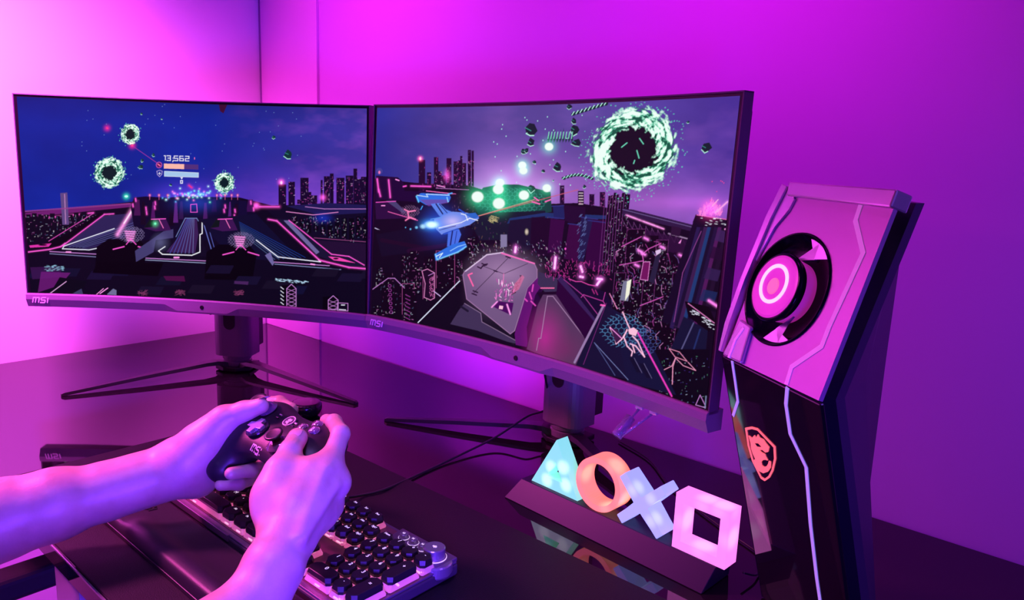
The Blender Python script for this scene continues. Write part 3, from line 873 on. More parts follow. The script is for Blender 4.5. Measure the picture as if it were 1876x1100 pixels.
    for i in range(90):
        x = 1283 + rs.rand() * 40; y = 397 - rs.rand() * 28 * (1 - abs(x - 1303) / 26)
        c.line([(x, y), (x + rs.randn() * 3 + 1, y - 3 - rs.rand() * 8)], 1.1, (255, 130, 215), .9)
    c.glow(1303, 384, 14, (255, 60, 170), .9); c.line([(1312, 390), (1334, 370)], 2, (255, 170, 230), glow=2.5); c.line([(1306, 378), (1317, 366)], 1.8, (255, 170, 230))
    for i in range(9):
        c.disc(1300 + rs.rand() * 40, 330 + rs.rand() * 40, .9, .9, (255, 70, 150))
    for i, (x, y, w_) in enumerate(((1318, 420, 18), (1308, 452, 22), (1298, 490, 24), (1290, 530, 26), (1284, 566, 30))):
        c.poly([(x, y), (x + w_, y + 6), (x + w_ - 6, y + 26), (x - 8, y + 20)], [(60, 34, 90), (30, 8, 44), (48, 30, 80), (20, 40, 90), (26, 10, 40)][i], .8)
    c.line([(1300, 551), (1318, 563)], 4, (255, 130, 240), glow=3, ga=.7)
    c.poly([(1256, 552), (1300, 562), (1312, 590), (1300, 608), (1262, 580)], (6, 4, 12)); c.line([(1262, 556), (1310, 592)], 1.3, (230, 130, 200))
    for i in range(26):
        x = 1264 + rs.rand() * 44; y = 562 + (x - 1264) * .7 + rs.rand() * 12
        c.line([(x, y), (x + 4, y + 1.5)], 1.1, WH, .9)
    c.poly([(1254, 580), (1298, 606), (1290, 690), (1230, 640)], (14, 18, 50)); c.line([(1272, 592), (1250, 640)], 2.5, (100, 96, 150), .7); c.line([(1284, 604), (1266, 660)], 3, (34, 50, 110), .8)
    # bottom right blocks
    tower(c, 1200, 1300, 640, 752, (7, 5, 20), [(150, 170, 235), (210, 220, 255), (90, 60, 180), (100, 180, 150)], 190, 77)
    c.outline([(1227, 639), (1246, 645), (1260, 662), (1238, 654)], 1.2, (230, 140, 180)); c.line([(1217, 678), (1232, 671), (1239, 656), (1253, 670), (1276, 679), (1262, 664)], 1.2, (235, 150, 190)); c.line([(1239, 656), (1234, 672), (1233, 704)], 1.6, (235, 150, 190))
    c.outline([(1276, 742), (1284, 724), (1296, 748)], 1.2, LV); c.line([(1295, 726), (1293, 748)], 2, (120, 130, 170))
    # left lower city
    rs = np.random.RandomState(44)
    c.poly([(686, 420), (860, 440), (880, 470), (850, 500), (850, 620), (680, 600)], (8, 6, 22))
    c.poly([(690, 430), (800, 410), (870, 420), (860, 450), (700, 470)], (12, 10, 34))
    c.line([(700, 440), (780, 455)], 7, (30, 8, 34), .8); c.line([(750, 460), (830, 448)], 8, (40, 10, 44), .7)
    for i, (a, b_, yt, yb) in enumerate([(736, 752, 468, 520), (752, 768, 460, 530), (778, 796, 470, 530), (800, 834, 460, 528), (836, 852, 476, 516), (858, 876, 434, 490), (738, 760, 520, 576), (700, 720, 500, 590), (712, 736, 520, 590), (740, 764, 530, 588), (764, 772, 490, 540), (690, 704, 490, 530), (776, 796, 500, 548), (684, 716, 560, 592)]):
        tower(c, a, b_, yt, yb, (7, 4, 16), CITY, 60, 500 + i, edge=(180, 80, 150) if i in (3, 6, 12) else None)
    c.poly([(776, 494), (786, 492), (796, 500), (796, 546), (790, 550), (778, 545)], (26, 8, 34)); c.outline([(774, 497), (784, 493), (797, 500), (797, 546), (790, 550), (778, 545), (780, 520)], 1.2, (215, 130, 190)); c.line([(786, 505), (797, 500)], 1, LV)
    for i in range(60):
        c.disc(788 + rs.rand() * 8, 506 + rs.rand() * 38, .8, .8, (200, 100, 170), .8)
    for i in range(7):
        c.disc(715 + i * .4, 524 + i * 8, 3.2, 3.2, (130, 50, 130)); c.disc(715 + i * .4, 524 + i * 8, 2, 2, (10, 5, 20)); c.line([(744, 540 + i * 7), (752, 544 + i * 7)], 1.4, (130, 50, 130))
    c.line([(684, 530), (712, 510), (724, 510), (742, 528)], 1.3, LV, .8)
    c.line([(767, 591), (843, 515)], 1.8, (215, 220, 245)); c.line([(796, 534), (808, 543)], 1.5, (200, 170, 230))
    c.poly([(770, 596), (846, 520), (852, 610)], (8, 7, 24))
    for i in range(220):
        x = 860 + rs.rand() * 180; y = 440 + rs.rand() * 50
        c.line([(x, y), (x + rs.rand() * 2, y + rs.rand() * 4)], .8, CITY[rs.randint(5)], .5)
    # helipad
    pad = [(849, 504), (852, 498), (893, 467), (922, 463), (980, 483), (985, 494), (985, 510), (968, 528), (944, 606), (936, 612), (856, 548)]
    c.poly([(846, 506), (850, 502), (862, 548), (940, 612), (944, 634), (900, 600), (858, 564)], (20, 16, 34))
    c.poly(pad, (112, 84, 128)); c.disc(925, 500, 46, 30, (185, 145, 192), .6, .9); c.disc(905, 540, 34, 30, (120, 90, 135), .5, .9)
    c.outline(pad, 1.4, (165, 120, 170), .9); c.line([(854, 497), (893, 467), (922, 463)], 2.2, (215, 190, 225)); c.line([(920, 464), (980, 483)], 2.6, (245, 110, 190)); c.line([(866, 501), (859, 504), (868, 524)], 2.6, (255, 100, 170))
    c.line([(932, 473), (869, 537)], 1, (40, 24, 50)); c.line([(884, 487), (924, 502), (968, 483)], 1, (50, 30, 60)); c.line([(924, 502), (923, 520)], 1.4, (235, 120, 190), .9)
    for P in ([(876, 489), (882, 492), (886, 487), (892, 486)], [(884, 483), (888, 485), (894, 484)], [(928, 470), (936, 473)], [(906, 496), (912, 498)], [(868, 533), (876, 536)], [(866, 538), (874, 541)]):
        c.line(P, 2.4, (40, 20, 50))
    zz = []
    for i in range(6):
        zz.append((938 + i * 4 - (i % 2) * 4, 540 - i * 7)); zz.append((946 + i * 2.4, 536 - i * 6))
    c.line(zz, 1.2, (60, 20, 50)); c.poly([(938, 540), (944, 520), (958, 504), (962, 508), (952, 530)], (230, 110, 160), .55)
    rs = np.random.RandomState(9)
    for i in range(60):
        x = 910 + rs.rand() * 32; y = 516 + rs.rand() * 36
        c.line([(x, y), (x + rs.randn() * 2, y + rs.randn() * 4)], 1.5, [(255, 130, 220), (190, 70, 170), (255, 220, 250), (110, 30, 110)][rs.randint(4)], .8)
    c.poly([(904, 562), (914, 552), (942, 555), (938, 578)], (70, 12, 90)); c.line([(902, 563), (912, 553)], 2.2, HP, glow=1.5); c.line([(930, 558), (936, 576)], 2.6, HP, glow=1.5); c.poly([(916, 560), (923, 561), (922, 567), (915, 566)], (255, 190, 220))
    # decks below the pad
    c.poly([(842, 568), (852, 556), (882, 574), (884, 590), (900, 600), (964, 634), (930, 626), (876, 606), (826, 594)], (62, 48, 84)); c.line([(852, 556), (882, 574), (884, 590), (964, 634)], 1.2, (150, 120, 160), .8); c.line([(846, 562), (858, 570)], 4, (24, 20, 44))
    c.poly([(985, 510), (968, 528), (944, 612), (946, 632), (966, 636), (984, 560), (996, 528), (998, 500)], (96, 18, 110)); c.poly([(966, 600), (982, 540), (996, 520), (986, 580), (968, 634)], (36, 8, 56))
    for a_, b_ in (((971, 536), (975, 548)), ((974, 552), (982, 560)), ((963, 548), (967, 552)), ((978, 522), (976, 534))):
        c.line([a_, b_], 2.6, (240, 80, 200), .8)
    c.poly([(988, 498), (1022, 510), (1024, 540), (1000, 536), (986, 520)], (56, 44, 80)); c.line([(992, 528), (1016, 528)], 2, (250, 110, 170)); c.poly([(984, 536), (1022, 534), (1020, 548), (990, 546)], (24, 6, 34))
    c.poly([(966, 640), (986, 560), (996, 540), (1020, 540), (1080, 628), (1054, 676)], (84, 52, 92)); c.disc(1000, 620, 26, 40, (190, 40, 150), .75, .9); c.disc(1036, 640, 26, 26, (120, 40, 100), .6, .9)
    c.line([(984, 642), (988, 620), (992, 620), (1004, 543), (1014, 543), (1078, 626)], 1.3, (170, 130, 175), .9)
    c.poly([(1024, 506), (1096, 590), (1076, 626), (1020, 540)], (38, 4, 50)); c.poly([(1024, 500), (1096, 586), (1094, 594), (1022, 512)], (52, 30, 84))
    c.poly([(1030, 504), (1060, 516), (1112, 536), (1124, 562), (1096, 590)], (16, 8, 44))
    c.line([(1034, 512), (1070, 542), (1096, 576)], 1.2, (170, 60, 150)); c.line([(1066, 545), (1070, 540), (1106, 552), (1120, 574)], 1.2, (190, 60, 160)); c.line([(1110, 536), (1106, 552)], 1.1, (190, 60, 160)); c.line([(1118, 538), (1132, 566)], 1.3, (240, 140, 200))
    c.line([(1043, 511), (1056, 516), (1066, 516), (1080, 522), (1092, 524)], 1.4, (220, 70, 170)); c.line([(1086, 530), (1090, 538)], 2, (160, 40, 120)); c.line([(1092, 532), (1096, 540)], 2, (160, 40, 120))
    c.poly([(1106, 556), (1124, 566), (1172, 700), (1054, 674)], (18, 16, 50)); c.poly([(1124, 566), (1180, 600), (1240, 724), (1150, 700)], (16, 18, 54))
    c.line([(1107, 560), (1054, 664)], 4.2, (150, 120, 170)); c.line([(1112, 556), (1070, 668)], 1.0, (120, 40, 120)); c.line([(1102, 559), (1109, 560)], 3, (255, 90, 190)); c.line([(1090, 628), (1152, 696)], 1.1, (120, 130, 190), .9); c.line([(1090, 628), (1128, 688)], .9, (90, 100, 160), .9)
    lattice(c, 1140, 606, 40, 42, (90, 150, 205), .75, 10, 1.0, 8); lattice(c, 1180, 626, 28, 34, (80, 100, 180), .6, 9, .9, 9)
    rs = np.random.RandomState(19)
    for P in ([(1119, 600), (1128, 620), (1130, 630), (1140, 622), (1150, 606)], [(1142, 572), (1152, 596), (1158, 608)], [(1146, 622), (1150, 634), (1160, 644), (1158, 652)], [(1160, 616), (1170, 626), (1182, 654), (1166, 634), (1156, 630)], [(1150, 604), (1144, 618), (1148, 628)], [(1160, 632), (1164, 646)]):
        c.line(P, 2, (255, 190, 225), glow=1.2, ga=.3)
    c.poly([(1152, 604), (1162, 600), (1170, 606), (1166, 616), (1154, 612)], (250, 190, 220)); c.poly([(1119, 600), (1132, 604), (1142, 618), (1130, 630)], (60, 26, 70)); c.line([(1119, 600), (1140, 620)], 1.4, HP)
    c.line([(1170, 610), (1232, 726)], 2.8, (235, 60, 190), glow=1.4, ga=.3)
    for k in range(2):
        for i in range(16):
            x = 1154 + k * 18 + i * .9; y = 656 + k * 10 + i * 1.7
            c.line([(x, y), (x + 8, y + 1)], .8, (8, 6, 20)); c.line([(x + 9, y), (x + 10, y + 2)], .8, (120, 110, 160), .7)
    # magenta lights
    for P in ([(1019, 472), (1017, 492)], [(1065, 488), (1068, 498)], [(1064, 507), (1069, 508)], [(1102, 512), (1095, 522)], [(1096, 511), (1104, 512)], [(946, 453), (945, 462)]):
        c.line(P, 5, (255, 120, 245), glow=5, ga=.35)
        c.line(P, 3, (255, 215, 255))
    c.disc(1037, 456, 1.5, 2, PK)
    for i in range(150):
        x = 1000 + rs.rand() * 120; y = 478 + rs.rand() * 34
        c.line([(x, y), (x + rs.randn() * 2, y + rs.randn() * 4)], .8, (220, 60, 170), .6)
    c.poly([(918, 430), (930, 430), (930, 452), (918, 454)], (130, 120, 160)); c.disc(966, 425, 3, 5, (240, 220, 200), .7, .5)
    # debris and sparks
    for x, y, s_, sd in ((974, 240, 16, 1), (974, 262, 10, 9), (960, 278, 7, 2), (966, 276, 5, 12), (1053, 238, 12, 3), (1056, 262, 9, 4), (1023, 306, 10, 5), (1044, 196, 6, 6), (1053, 222, 7, 7), (996, 314, 4, 8), (980, 297, 4, 13), (975, 345, 9, 14), (1294, 271, 12, 15), (1262, 224, 4, 16), (1015, 331, 2, 17), (1072, 342, 4, 18)):
        debris(c, x, y, s_, sd, (14, 30, 44))
    for i in range(9):
        x = 1004 + i * 5.4; c.poly([(x, 252), (x + 3, 240 - (i % 3) * 3), (x + 4, 256), (x + 1, 262)], (14, 50, 52)); c.line([(x + 1, 254), (x + 3, 242)], 1.1, (150, 250, 220))
        x = 1052 + i * 7.4; c.disc(x, 209 - i * 2.3, 4.6, 3.2, (10, 40, 48), 1, 0, -.4); c.line([(x - 3, 211 - i * 2.3), (x + 1, 205 - i * 2.3)], 1.3, (190, 255, 235))
        x = 1034 + i * 6.4; c.disc(x, 327 - math.sin(i / 2.5) * 6, 4, 2.6, (10, 50, 48), 1, 0, .3); c.line([(x - 2, 328 - math.sin(i / 2.5) * 6), (x + 2, 324 - math.sin(i / 2.5) * 6)], 1.2, (170, 255, 230))
    swirl(c, 1162, 274, 82, 72, -.62, 31, .52, 160)
    for P in ([(1150, 262), (1140, 270)], [(1173, 254), (1180, 264)], [(1168, 276), (1172, 290)], [(1162, 300), (1164, 294)]):
        c.line(P, 2, (110, 220, 190), .9)
    for i in range(30):
        c.disc(900 + rs.rand() * 180, 210 + rs.rand() * 130, .9, 1.2, (180, 255, 240), .8)
    for x, y, r in ((1007, 269, 8), (958, 303, 7.5), (960, 313, 7.5), (917, 335, 8), (914, 347, 10), (876, 361, 11), (915, 373, 11), (961, 358, 9.5), (1003, 345, 8)):
        c.glow(x, y, r * 1.5, (70, 235, 165), .6); c.disc(x, y, r, r * .92, (240, 255, 248), 1, .14)
    c.line([(870, 398), (1060, 348)], 1.5, (200, 90, 110), .85)
    c.line([(870, 398), (980, 366)], 1, (245, 170, 150), .8)
    for P in ([(1000, 370), (1010, 366)], [(976, 370), (990, 374)], [(980, 362), (988, 368)]):
        c.line(P, 2.2, (255, 110, 190))
    # the little craft
    B1 = (44, 110, 225); B2 = (90, 150, 240)
    c.glow(806, 410, 26, (40, 90, 240), .6)
    c.poly([(764, 360), (772, 354), (800, 355), (824, 356), (827, 362), (824, 370), (808, 374), (782, 376), (768, 368)], B1); c.poly([(770, 366), (824, 366), (822, 372), (786, 378)], (110, 60, 150), .7)
    c.line([(765, 358), (785, 361), (782, 356), (824, 358)], 1.4, (190, 225, 255)); c.line([(764, 360), (768, 370)], 2.4, (90, 190, 255), glow=1.5); c.line([(822, 356), (829, 354)], 2.4, (80, 170, 255)); c.line([(820, 362), (822, 370)], 2.2, (130, 200, 255)); c.line([(772, 384), (775, 378)], 1.6, (60, 160, 255))
    c.poly([(790, 374), (806, 372), (818, 384), (838, 392), (832, 402), (806, 396)], (90, 130, 235)); c.line([(800, 374), (812, 392)], 2.4, (20, 30, 90)); c.line([(806, 374), (820, 390)], 1.6, (30, 50, 130))
    c.poly([(796, 402), (830, 388), (856, 390), (872, 394), (879, 400), (862, 412), (836, 420), (810, 430), (800, 420)], (110, 140, 235)); c.disc(830, 406, 14, 9, (205, 190, 250), .8, .8)
    c.poly([(852, 392), (872, 390), (879, 398), (868, 402)], (40, 100, 200)); c.line([(805, 418), (846, 408), (862, 400), (876, 404)], 1.6, (230, 235, 255)); c.line([(846, 392), (854, 394), (858, 404)], 1.4, (240, 245, 255)); c.poly([(812, 428), (840, 418), (842, 426), (814, 430)], (40, 80, 200)); c.line([(806, 422), (836, 414)], 1, (20, 20, 80))
    c.poly([(822, 426), (842, 420), (846, 430), (838, 452), (820, 452)], (70, 110, 230)); c.line([(830, 424), (826, 450)], 2.4, (20, 30, 100)); c.line([(838, 424), (834, 448)], 1.4, (30, 50, 140))
    c.poly([(797, 466), (830, 448), (852, 442), (856, 450), (850, 458), (804, 474), (799, 478)], B1); c.line([(799, 466), (802, 476), (840, 462), (855, 452)], 2, (120, 200, 255), glow=1.5); c.line([(826, 460), (840, 452), (854, 448)], 1.6, (140, 190, 255)); c.line([(800, 470), (812, 464), (806, 472)], 1.6, (210, 235, 255))
    c.disc(792, 412, 11, 6, (225, 245, 255), 1, .5); c.glow(790, 412, 14, (60, 160, 255), 1.2, 8); c.disc(776, 415, 5, 4, (170, 225, 255), .95, .5); c.disc(764, 417, 2.6, 2.4, (120, 200, 255), .9, .4); c.disc(753, 420, 1.6, 1.8, (100, 190, 255), .9, .4); c.disc(744, 417, 1, 1.2, (100, 190, 255), .9)
    c.line([(790, 402), (810, 398)], 1.6, B2); c.line([(842, 384), (852, 390)], 2.6, (30, 80, 200))
    lattice(c, 751, 387, 17, 15, (150, 110, 160), .6, 4.5, .7, 12)
    for P in ([(742, 384), (750, 388), (762, 386)], [(748, 388), (750, 400), (744, 404)], [(752, 398), (762, 402)]):
        c.line(P, 1.8, (255, 130, 190), glow=1.4)
    for i in range(26):
        c.line([(900 + rs.rand() * 20 - 5, 395 + rs.rand() * 14)] * 1 + [(900 + rs.rand() * 20 - 5, 395 + rs.rand() * 14)], .9, (180, 170, 120), .8)
    return c


# where each panel's picture layout falls on its curved panel (u -1..1 left to right, v 0..1 bottom to top)
WARP = {
    'left': ([372.935, 293.248, -27.284, -24.104, -0.008, -1.591, 0.001, 549.32, 6.598, -367.303, -6.185, -0.427, -0.075, -0.485], [-0.02222, -0.0446, -0.02163]),
    'right': ([952.011, 101.372, -22.759, -41.791, 0.024, 0.149, 0.207, 638.597, -48.446, -455.962, -3.086, 0.143, 0.013, -3.107], [-0.20355, -0.05297, -0.01469]),
}


def picture_colours(c, which, U, V):
    s, d = WARP[which]
    B = np.stack([np.ones_like(U), U, V, U * U, U * V, U ** 3, U * U * V], -1)
    den = 1 + B[..., 1:4] @ np.array(d)
    px = (B @ np.array(s[:7])) / den; py = (B @ np.array(s[7:])) / den
    x = np.clip((px - c.x0) * c.k, 0, c.w - 1.001); y = np.clip((py - c.y0) * c.k, 0, c.h - 1.001)
    xi = x.astype(int); yi = y.astype(int); fx = (x - xi)[..., None]; fy = (y - yi)[..., None]
    A = np.clip(c.a, 0, 1.0)
    x1 = np.minimum(xi + 1, c.w - 1); y1 = np.minimum(yi + 1, c.h - 1)
    return (A[yi, xi] * (1 - fx) + A[yi, x1] * fx) * (1 - fy) + (A[y1, xi] * (1 - fx) + A[y1, x1] * fx) * fy


def screen_material():
    m, t, b = nt('screen_picture')
    at = t.nodes.new('ShaderNodeAttribute')
    at.attribute_name = 'picture'
    b.inputs['Base Color'].default_value = (0.0, 0.0, 0.0, 1)
    b.inputs['Roughness'].default_value = 0.45
    b.inputs['Specular IOR Level'].default_value = 0.08
    t.links.new(at.outputs['Color'], b.inputs['Emission Color'])
    b.inputs['Emission Strength'].default_value = 1.0
    return m


M['screen'] = screen_material()
RC = 1.5


def make_monitor(which, x, y, z, yaw, tilt, W, H, canvas, label, tips, hub_back=0.115, NX=900, NZ=520):
    ax = Vector((math.cos(yaw), math.sin(yaw), 0)); n = Vector((math.sin(yaw), -math.cos(yaw), 0))
    upv = Vector((0, 0, 1)) * math.cos(tilt) - n * math.sin(tilt)
    root = empty('curved_monitor', (x, y, 0), 0, label, 'monitor', 'curved gaming monitors side by side on the desk')
    inv = Matrix.Translation((-x, -y, 0))
    O = Vector((x, y, z))

    def F(s, t, d=0.0):
        th = s / RC
        return O + ax * (RC * math.sin(th)) + n * (RC - RC * math.cos(th)) + upv * t + (ax * (-math.sin(th)) + n * math.cos(th)) * d

    def sweep(name, prof, s0, s1, m, k=48, closed=True):
        """profile of (t, d) points, possibly varying with s, swept along the curve"""
        bm = bmesh.new(); rings = []
        for i in range(k + 1):
            s = s0 + (s1 - s0) * i / k
            P = prof(s) if callable(prof) else prof
            rings.append([bm.verts.new(F(s, t, d)) for t, d in P])
        q = len(rings[0])
        for a, b_ in zip(rings, rings[1:]):
            for j in range(q):
                bm.faces.new((a[j], a[(j + 1) % q], b_[(j + 1) % q], b_[j]))
        bm.faces.new(rings[0][::-1]); bm.faces.new(rings[-1])
        return bmo(name, bm, m, root, inv)

    hw = W / 2
    sweep('back_shell', [(0.001, -0.002), (H - .001, -0.002), (H - .001, -0.008), (H - .02, -0.014), (0.02, -0.014), (0.001, -0.008)], -hw + .001, hw - .001, M['dark'])
    sweep('back_cover', [(.03, -.0135), (H - .03, -.0135), (H - .06, -.038), (.07, -.038)], -hw + .07, hw - .07, M['dark'])
    # thin outer bezel: top and both sides, one mesh
    bm = bmesh.new()
    def strip(s0, s1, t0, t1, d0, d1, k):
        rings = []
        for i in range(k + 1):
            s = s0 + (s1 - s0) * i / k
            rings.append([bm.verts.new(F(s, t0, d0)), bm.verts.new(F(s, t0, d1)), bm.verts.new(F(s, t1, d1)), bm.verts.new(F(s, t1, d0))])
        for a, b_ in zip(rings, rings[1:]):
            for j in range(4):
                bm.faces.new((a[j], a[(j + 1) % 4], b_[(j + 1) % 4], b_[j]))
        bm.faces.new(rings[0][::-1]); bm.faces.new(rings[-1])
    strip(-hw, hw, H - .0016, H, -.012, .0028, 48)
    strip(-hw, -hw + .0016, .02, H, -.012, .0028, 1)
    strip(hw - .0016, hw, .02, H, -.012, .0028, 1)
    bmo('bezel', bm, M['bezel'], root, inv)
    # chin with the stepped middle
    def chin(s):
        a = min(1, max(0, (abs(s) - .045) / .022))
        yb = .003 + a * .0105
        return [(.0235, .0), (.0235, .0040), (.0215, .0062), (yb, .0066), (0, .0066 - .0055 * (a * .8 + .2)), (0, -.02), (.0235, -.02)]
    sweep('chin', chin, -hw, hw, M['chin'], 120)
    # black border of the panel
    sweep('panel_border', [(.0235, -.001), (.0235, .0008), (H - .0016, .0008), (H - .0016, -.001)], -hw + .0016, hw - .0016, M['bezel_in'])
    # lit panel
    sa, ta, tb = hw - .006, .024, H - .005
    us = np.linspace(-1, 1, NX); vs = np.linspace(0, 1, NZ)
    U, V = np.meshgrid(us, vs)
    S = U * sa; T = ta + V * (tb - ta)
    th = S / RC
    axn, nn, un, On = [np.array(v) for v in (ax, n, upv, O)]
    d = .0012
    P = (On + axn * (RC * np.sin(th))[..., None] + nn * (RC - RC * np.cos(th))[..., None] + un * T[..., None]
         + (axn * (-np.sin(th))[..., None] + nn * np.cos(th)[..., None]) * d)
    P = P.reshape(-1, 3) - np.array([x, y, 0])
    me = bpy.data.meshes.new('screen')
    nv = NX * NZ; nf = (NX - 1) * (NZ - 1)
    me.vertices.add(nv); me.vertices.foreach_set('co', P.astype(np.float32).ravel())
    idx = np.arange(nv).reshape(NZ, NX)
    q = np.stack([idx[:-1, :-1], idx[:-1, 1:], idx[1:, 1:], idx[1:, :-1]], -1).reshape(-1)
    me.loops.add(nf * 4); me.loops.foreach_set('vertex_index', q.astype(np.int32))
    me.polygons.add(nf); me.polygons.foreach_set('loop_start', np.arange(0, nf * 4, 4, dtype=np.int32)); me.polygons.foreach_set('loop_total', np.full(nf, 4, np.int32))
    me.update(calc_edges=True)
    col = picture_colours(canvas, which, U, V).reshape(-1, 3)
    at = me.color_attributes.new('picture', 'FLOAT_COLOR', 'POINT')
    at.data.foreach_set('color', np.concatenate([col, np.ones((nv, 1))], 1).astype(np.float32).ravel())
    sc = put('screen', me, M['screen'], root)
    tag(sc, 'lit panel showing a neon night city in a space shooting game')
    # lettering, joystick dot
    fn = lambda a, b_, c_: F(-hw + .0110 + a, .0080 + b_, .0068 + c_)
    bmo('maker_lettering', msi_bm(.0110, .0018, fn, -.0004, .0004), M['logo'], root, inv)
    bm = bmesh.new(); rings = [bm.verts.new(F(math.cos(a) * .0032, .0115 + math.sin(a) * .0032, .0076)) for a in np.linspace(0, 2 * math.pi, 17)[:-1]]
    r2 = [bm.verts.new(F(math.cos(a) * .0038, .0115 + math.sin(a) * .0038, .0060)) for a in np.linspace(0, 2 * math.pi, 17)[:-1]]
    bm.faces.new(rings)
    for k in range(16):
        bm.faces.new((rings[k], r2[k], r2[(k + 1) % 16], rings[(k + 1) % 16]))
    bmo('sensor', bm, M['dark'], root, inv)
    # stand
    hub = O - n * hub_back; hub.z = 0
    st = lambda a, b_, c_: hub + ax * a + n * b_ + Vector((0, 0, c_))
    bm = bmesh.new()
    poly = [(-.036, -.018)] + [(-.036 + .02 * (1 - math.cos(k * math.pi / 12)), .010 + .018 * math.sin(k * math.pi / 12)) for k in range(7)] + \
           [(.036 - .02 * (1 - math.cos(k * math.pi / 12)), .010 + .018 * math.sin(k * math.pi / 12)) for k in range(6, -1, -1)] + [(.036, -.018)]
    prism(bm, poly, .030, z + H * .62, st)
    bmo('column', bm, M['stand'], root, inv)
    bm = bmesh.new(); prism(bm, [(-.030, -.040), (-.030, -.018), (.034, -.018), (.034, -.040)], .042, z + H * .6, st, .001); bmo('column_back', bm, M['dark'], root, inv)
    bm = bmesh.new()
    slot = [(-.011, 0), (.011, 0)] + [(.011 * math.cos(a), -.05 - .011 * math.sin(a)) for a in np.linspace(0, math.pi, 9)]
    prism(bm, [(a, b_ + z + .012) for a, b_ in slot], .0275, .0288, lambda a, b_, c_: st(a, c_, b_)); bmo('cable_slot', bm, M['dark'], root, inv)
    bm = bmesh.new(); lathe(bm, [(0, .004), (.023, .004), (.026, .010), (.026, .018), (.024, .0195), (.024, .0205), (.026, .022), (.026, .029), (.023, .031), (0, .031)], 36)
    bmo('swivel_collar', bm, M['stand'], root, inv @ Matrix.Translation(hub), smooth=False)
    bm = bmesh.new(); prism(bm, [(-.03, -.03), (-.034, .02), (-.012, .034), (.012, .034), (.034, .02), (.03, -.03)], .002, .010, st, .0015); bmo('hub', bm, M['dark'], root, inv)
    for (tx, ty) in tips:
        tip = Vector((tx, ty, 0)); dv = (tip - hub); dv.z = 0; L = dv.length; dv.normalize(); sv = Vector((-dv.y, dv.x, 0))
        bm = bmesh.new(); rings = []
        for f_, wd, hz, lo in ((.06, .030, .016, .004), (.13, .026, .021, .014), (.20, .022, .021, .015), (.60, .015, .014, .0085), (.985, .008, .006, .001), (1.0, .005, .004, .0005)):
            p = hub + dv * (L * f_)
            rings.append([bm.verts.new(p + sv * wd / 2 + Vector((0, 0, lo))), bm.verts.new(p + sv * wd * .40 + Vector((0, 0, hz))), bm.verts.new(p - sv * wd * .40 + Vector((0, 0, hz))), bm.verts.new(p - sv * wd / 2 + Vector((0, 0, lo)))])
        for a, b_ in zip(rings, rings[1:]):
            for j in range(4):
                bm.faces.new((a[j], a[(j + 1) % 4], b_[(j + 1) % 4], b_[j]))
        bm.faces.new(rings[0][::-1]); bm.faces.new(rings[-1])
        bmo('foot', bm, M['black'], root, inv)
    # rear arm joining column and shell
    bm = bmesh.new(); prism(bm, [(-.04, z + H * .42), (.04, z + H * .42), (.04, z + H * .60), (-.04, z + H * .60)], .0, hub_back - .035, lambda a, b_, c_: st(a, c_, b_)); bmo('mount', bm, M['dark'], root, inv)
    return root, F, hub, st


mon_l = make_monitor('left', 0.3733, -0.3412, 0.1303, 0.6075, 0.015, 0.6086, 0.3568, paint_left(),
                     'left curved monitor with three small green rings and a score counter on its picture', [(0.276, -0.54), (0.631, -0.211)])
mon_r = make_monitor('right', 0.9621, -0.1922, 0.1364, -0.0458, 0.0319, 0.6126, 0.3509, paint_right(),
                     'right curved monitor with one big green ring and a blue spacecraft on its picture', [(0.722, -0.227), (1.214, -0.215)])

# ------------------------------------------------------------------ cables and the clip-on arm
def cable(name, ctrl, r, label, m=None, n=14, grp=None):
    bm = bmesh.new(); tube(bm, curve_pts(ctrl, n), r, 8)
    return tag(bmo(name, bm, m or M['cable'], smooth=True), label, 'cable', grp)


_, FL, hubL, stL = mon_l
_, FR, hubR, stR = mon_r
cable('power_cable', [FL(-.018, .01, -.036), FL(-.012, -.010, -.045), stL(-.028, .045, .128), stL(-.006, .034, .122)], .0030,
      'thick black cable looping behind the left monitor into its stand')
cable('power_cable', [stR(.000, .033, .150), stR(-.008, .050, .120), (0.9324, -0.0808, 0.045), (0.9216, -0.1192, 0.034), (0.9086, -0.1767, 0.012), (0.9066, -0.2684, 0.003), (0.9133, -0.3476, 0.0025), (0.92, -0.3931, 0.0056), (0.9139, -0.4199, 0.006), (0.9168, -0.4429, 0.012)], .0016,
      'thin black cable drooping from the right monitor stand to the keyboard')
cable('lamp_cable', [(1.327, -.262, .012), (1.333, -.24, .004), (1.32, -.20, .0025), (1.26, -.17, .0025), (1.17, -.12, .0025), (1.10, -.06, .0025), (1.03, -.03, .0025)], .0012,
      'thin cable running from the glowing symbol lamp towards the wall')

mb = empty('cable_hook', (1.215, -.235, .130), 0, 'clear tube held on two thin rods under the right monitor corner', 'hook')
inv = Matrix.Translation((-1.215, .235, -.130))
A0, A1 = FR(.205, .0015, -.004), FR(.226, .0015, -.004)
E0 = Vector((1.1585, -.245, .1065)); ED = (E0 - A0).normalized()
bm = bmesh.new(); tube(bm, [A0 + Vector((0, 0, -.004)), E0 - ED * .004], .0016, 8); bmo('rod', bm, M['glassy'], mb, inv, True)
bm = bmesh.new(); tube(bm, [A1 + Vector((0, 0, -.004)), E0 - ED * .004 + Vector((.004, -.004, -.004))], .0016, 8); bmo('rod', bm, M['glassy'], mb, inv, True)
bm = bmesh.new(); tube(bm, [E0 - ED * .026, E0, E0 + ED * .002, E0 + ED * .0021, E0 - ED * .004], [.0062, .0066, .0066, .0048, .0045], 20); bmo('tube', bm, M['glassy'], mb, inv, True)
bm = bmesh.new()
for p in (A0, A1):
    box(bm, (p.x - .005, p.y - .004, p.z - .006), (p.x + .005, p.y + .004, p.z - .0005), .001)
bmo('clip', bm, M['silver2'], mb, inv)

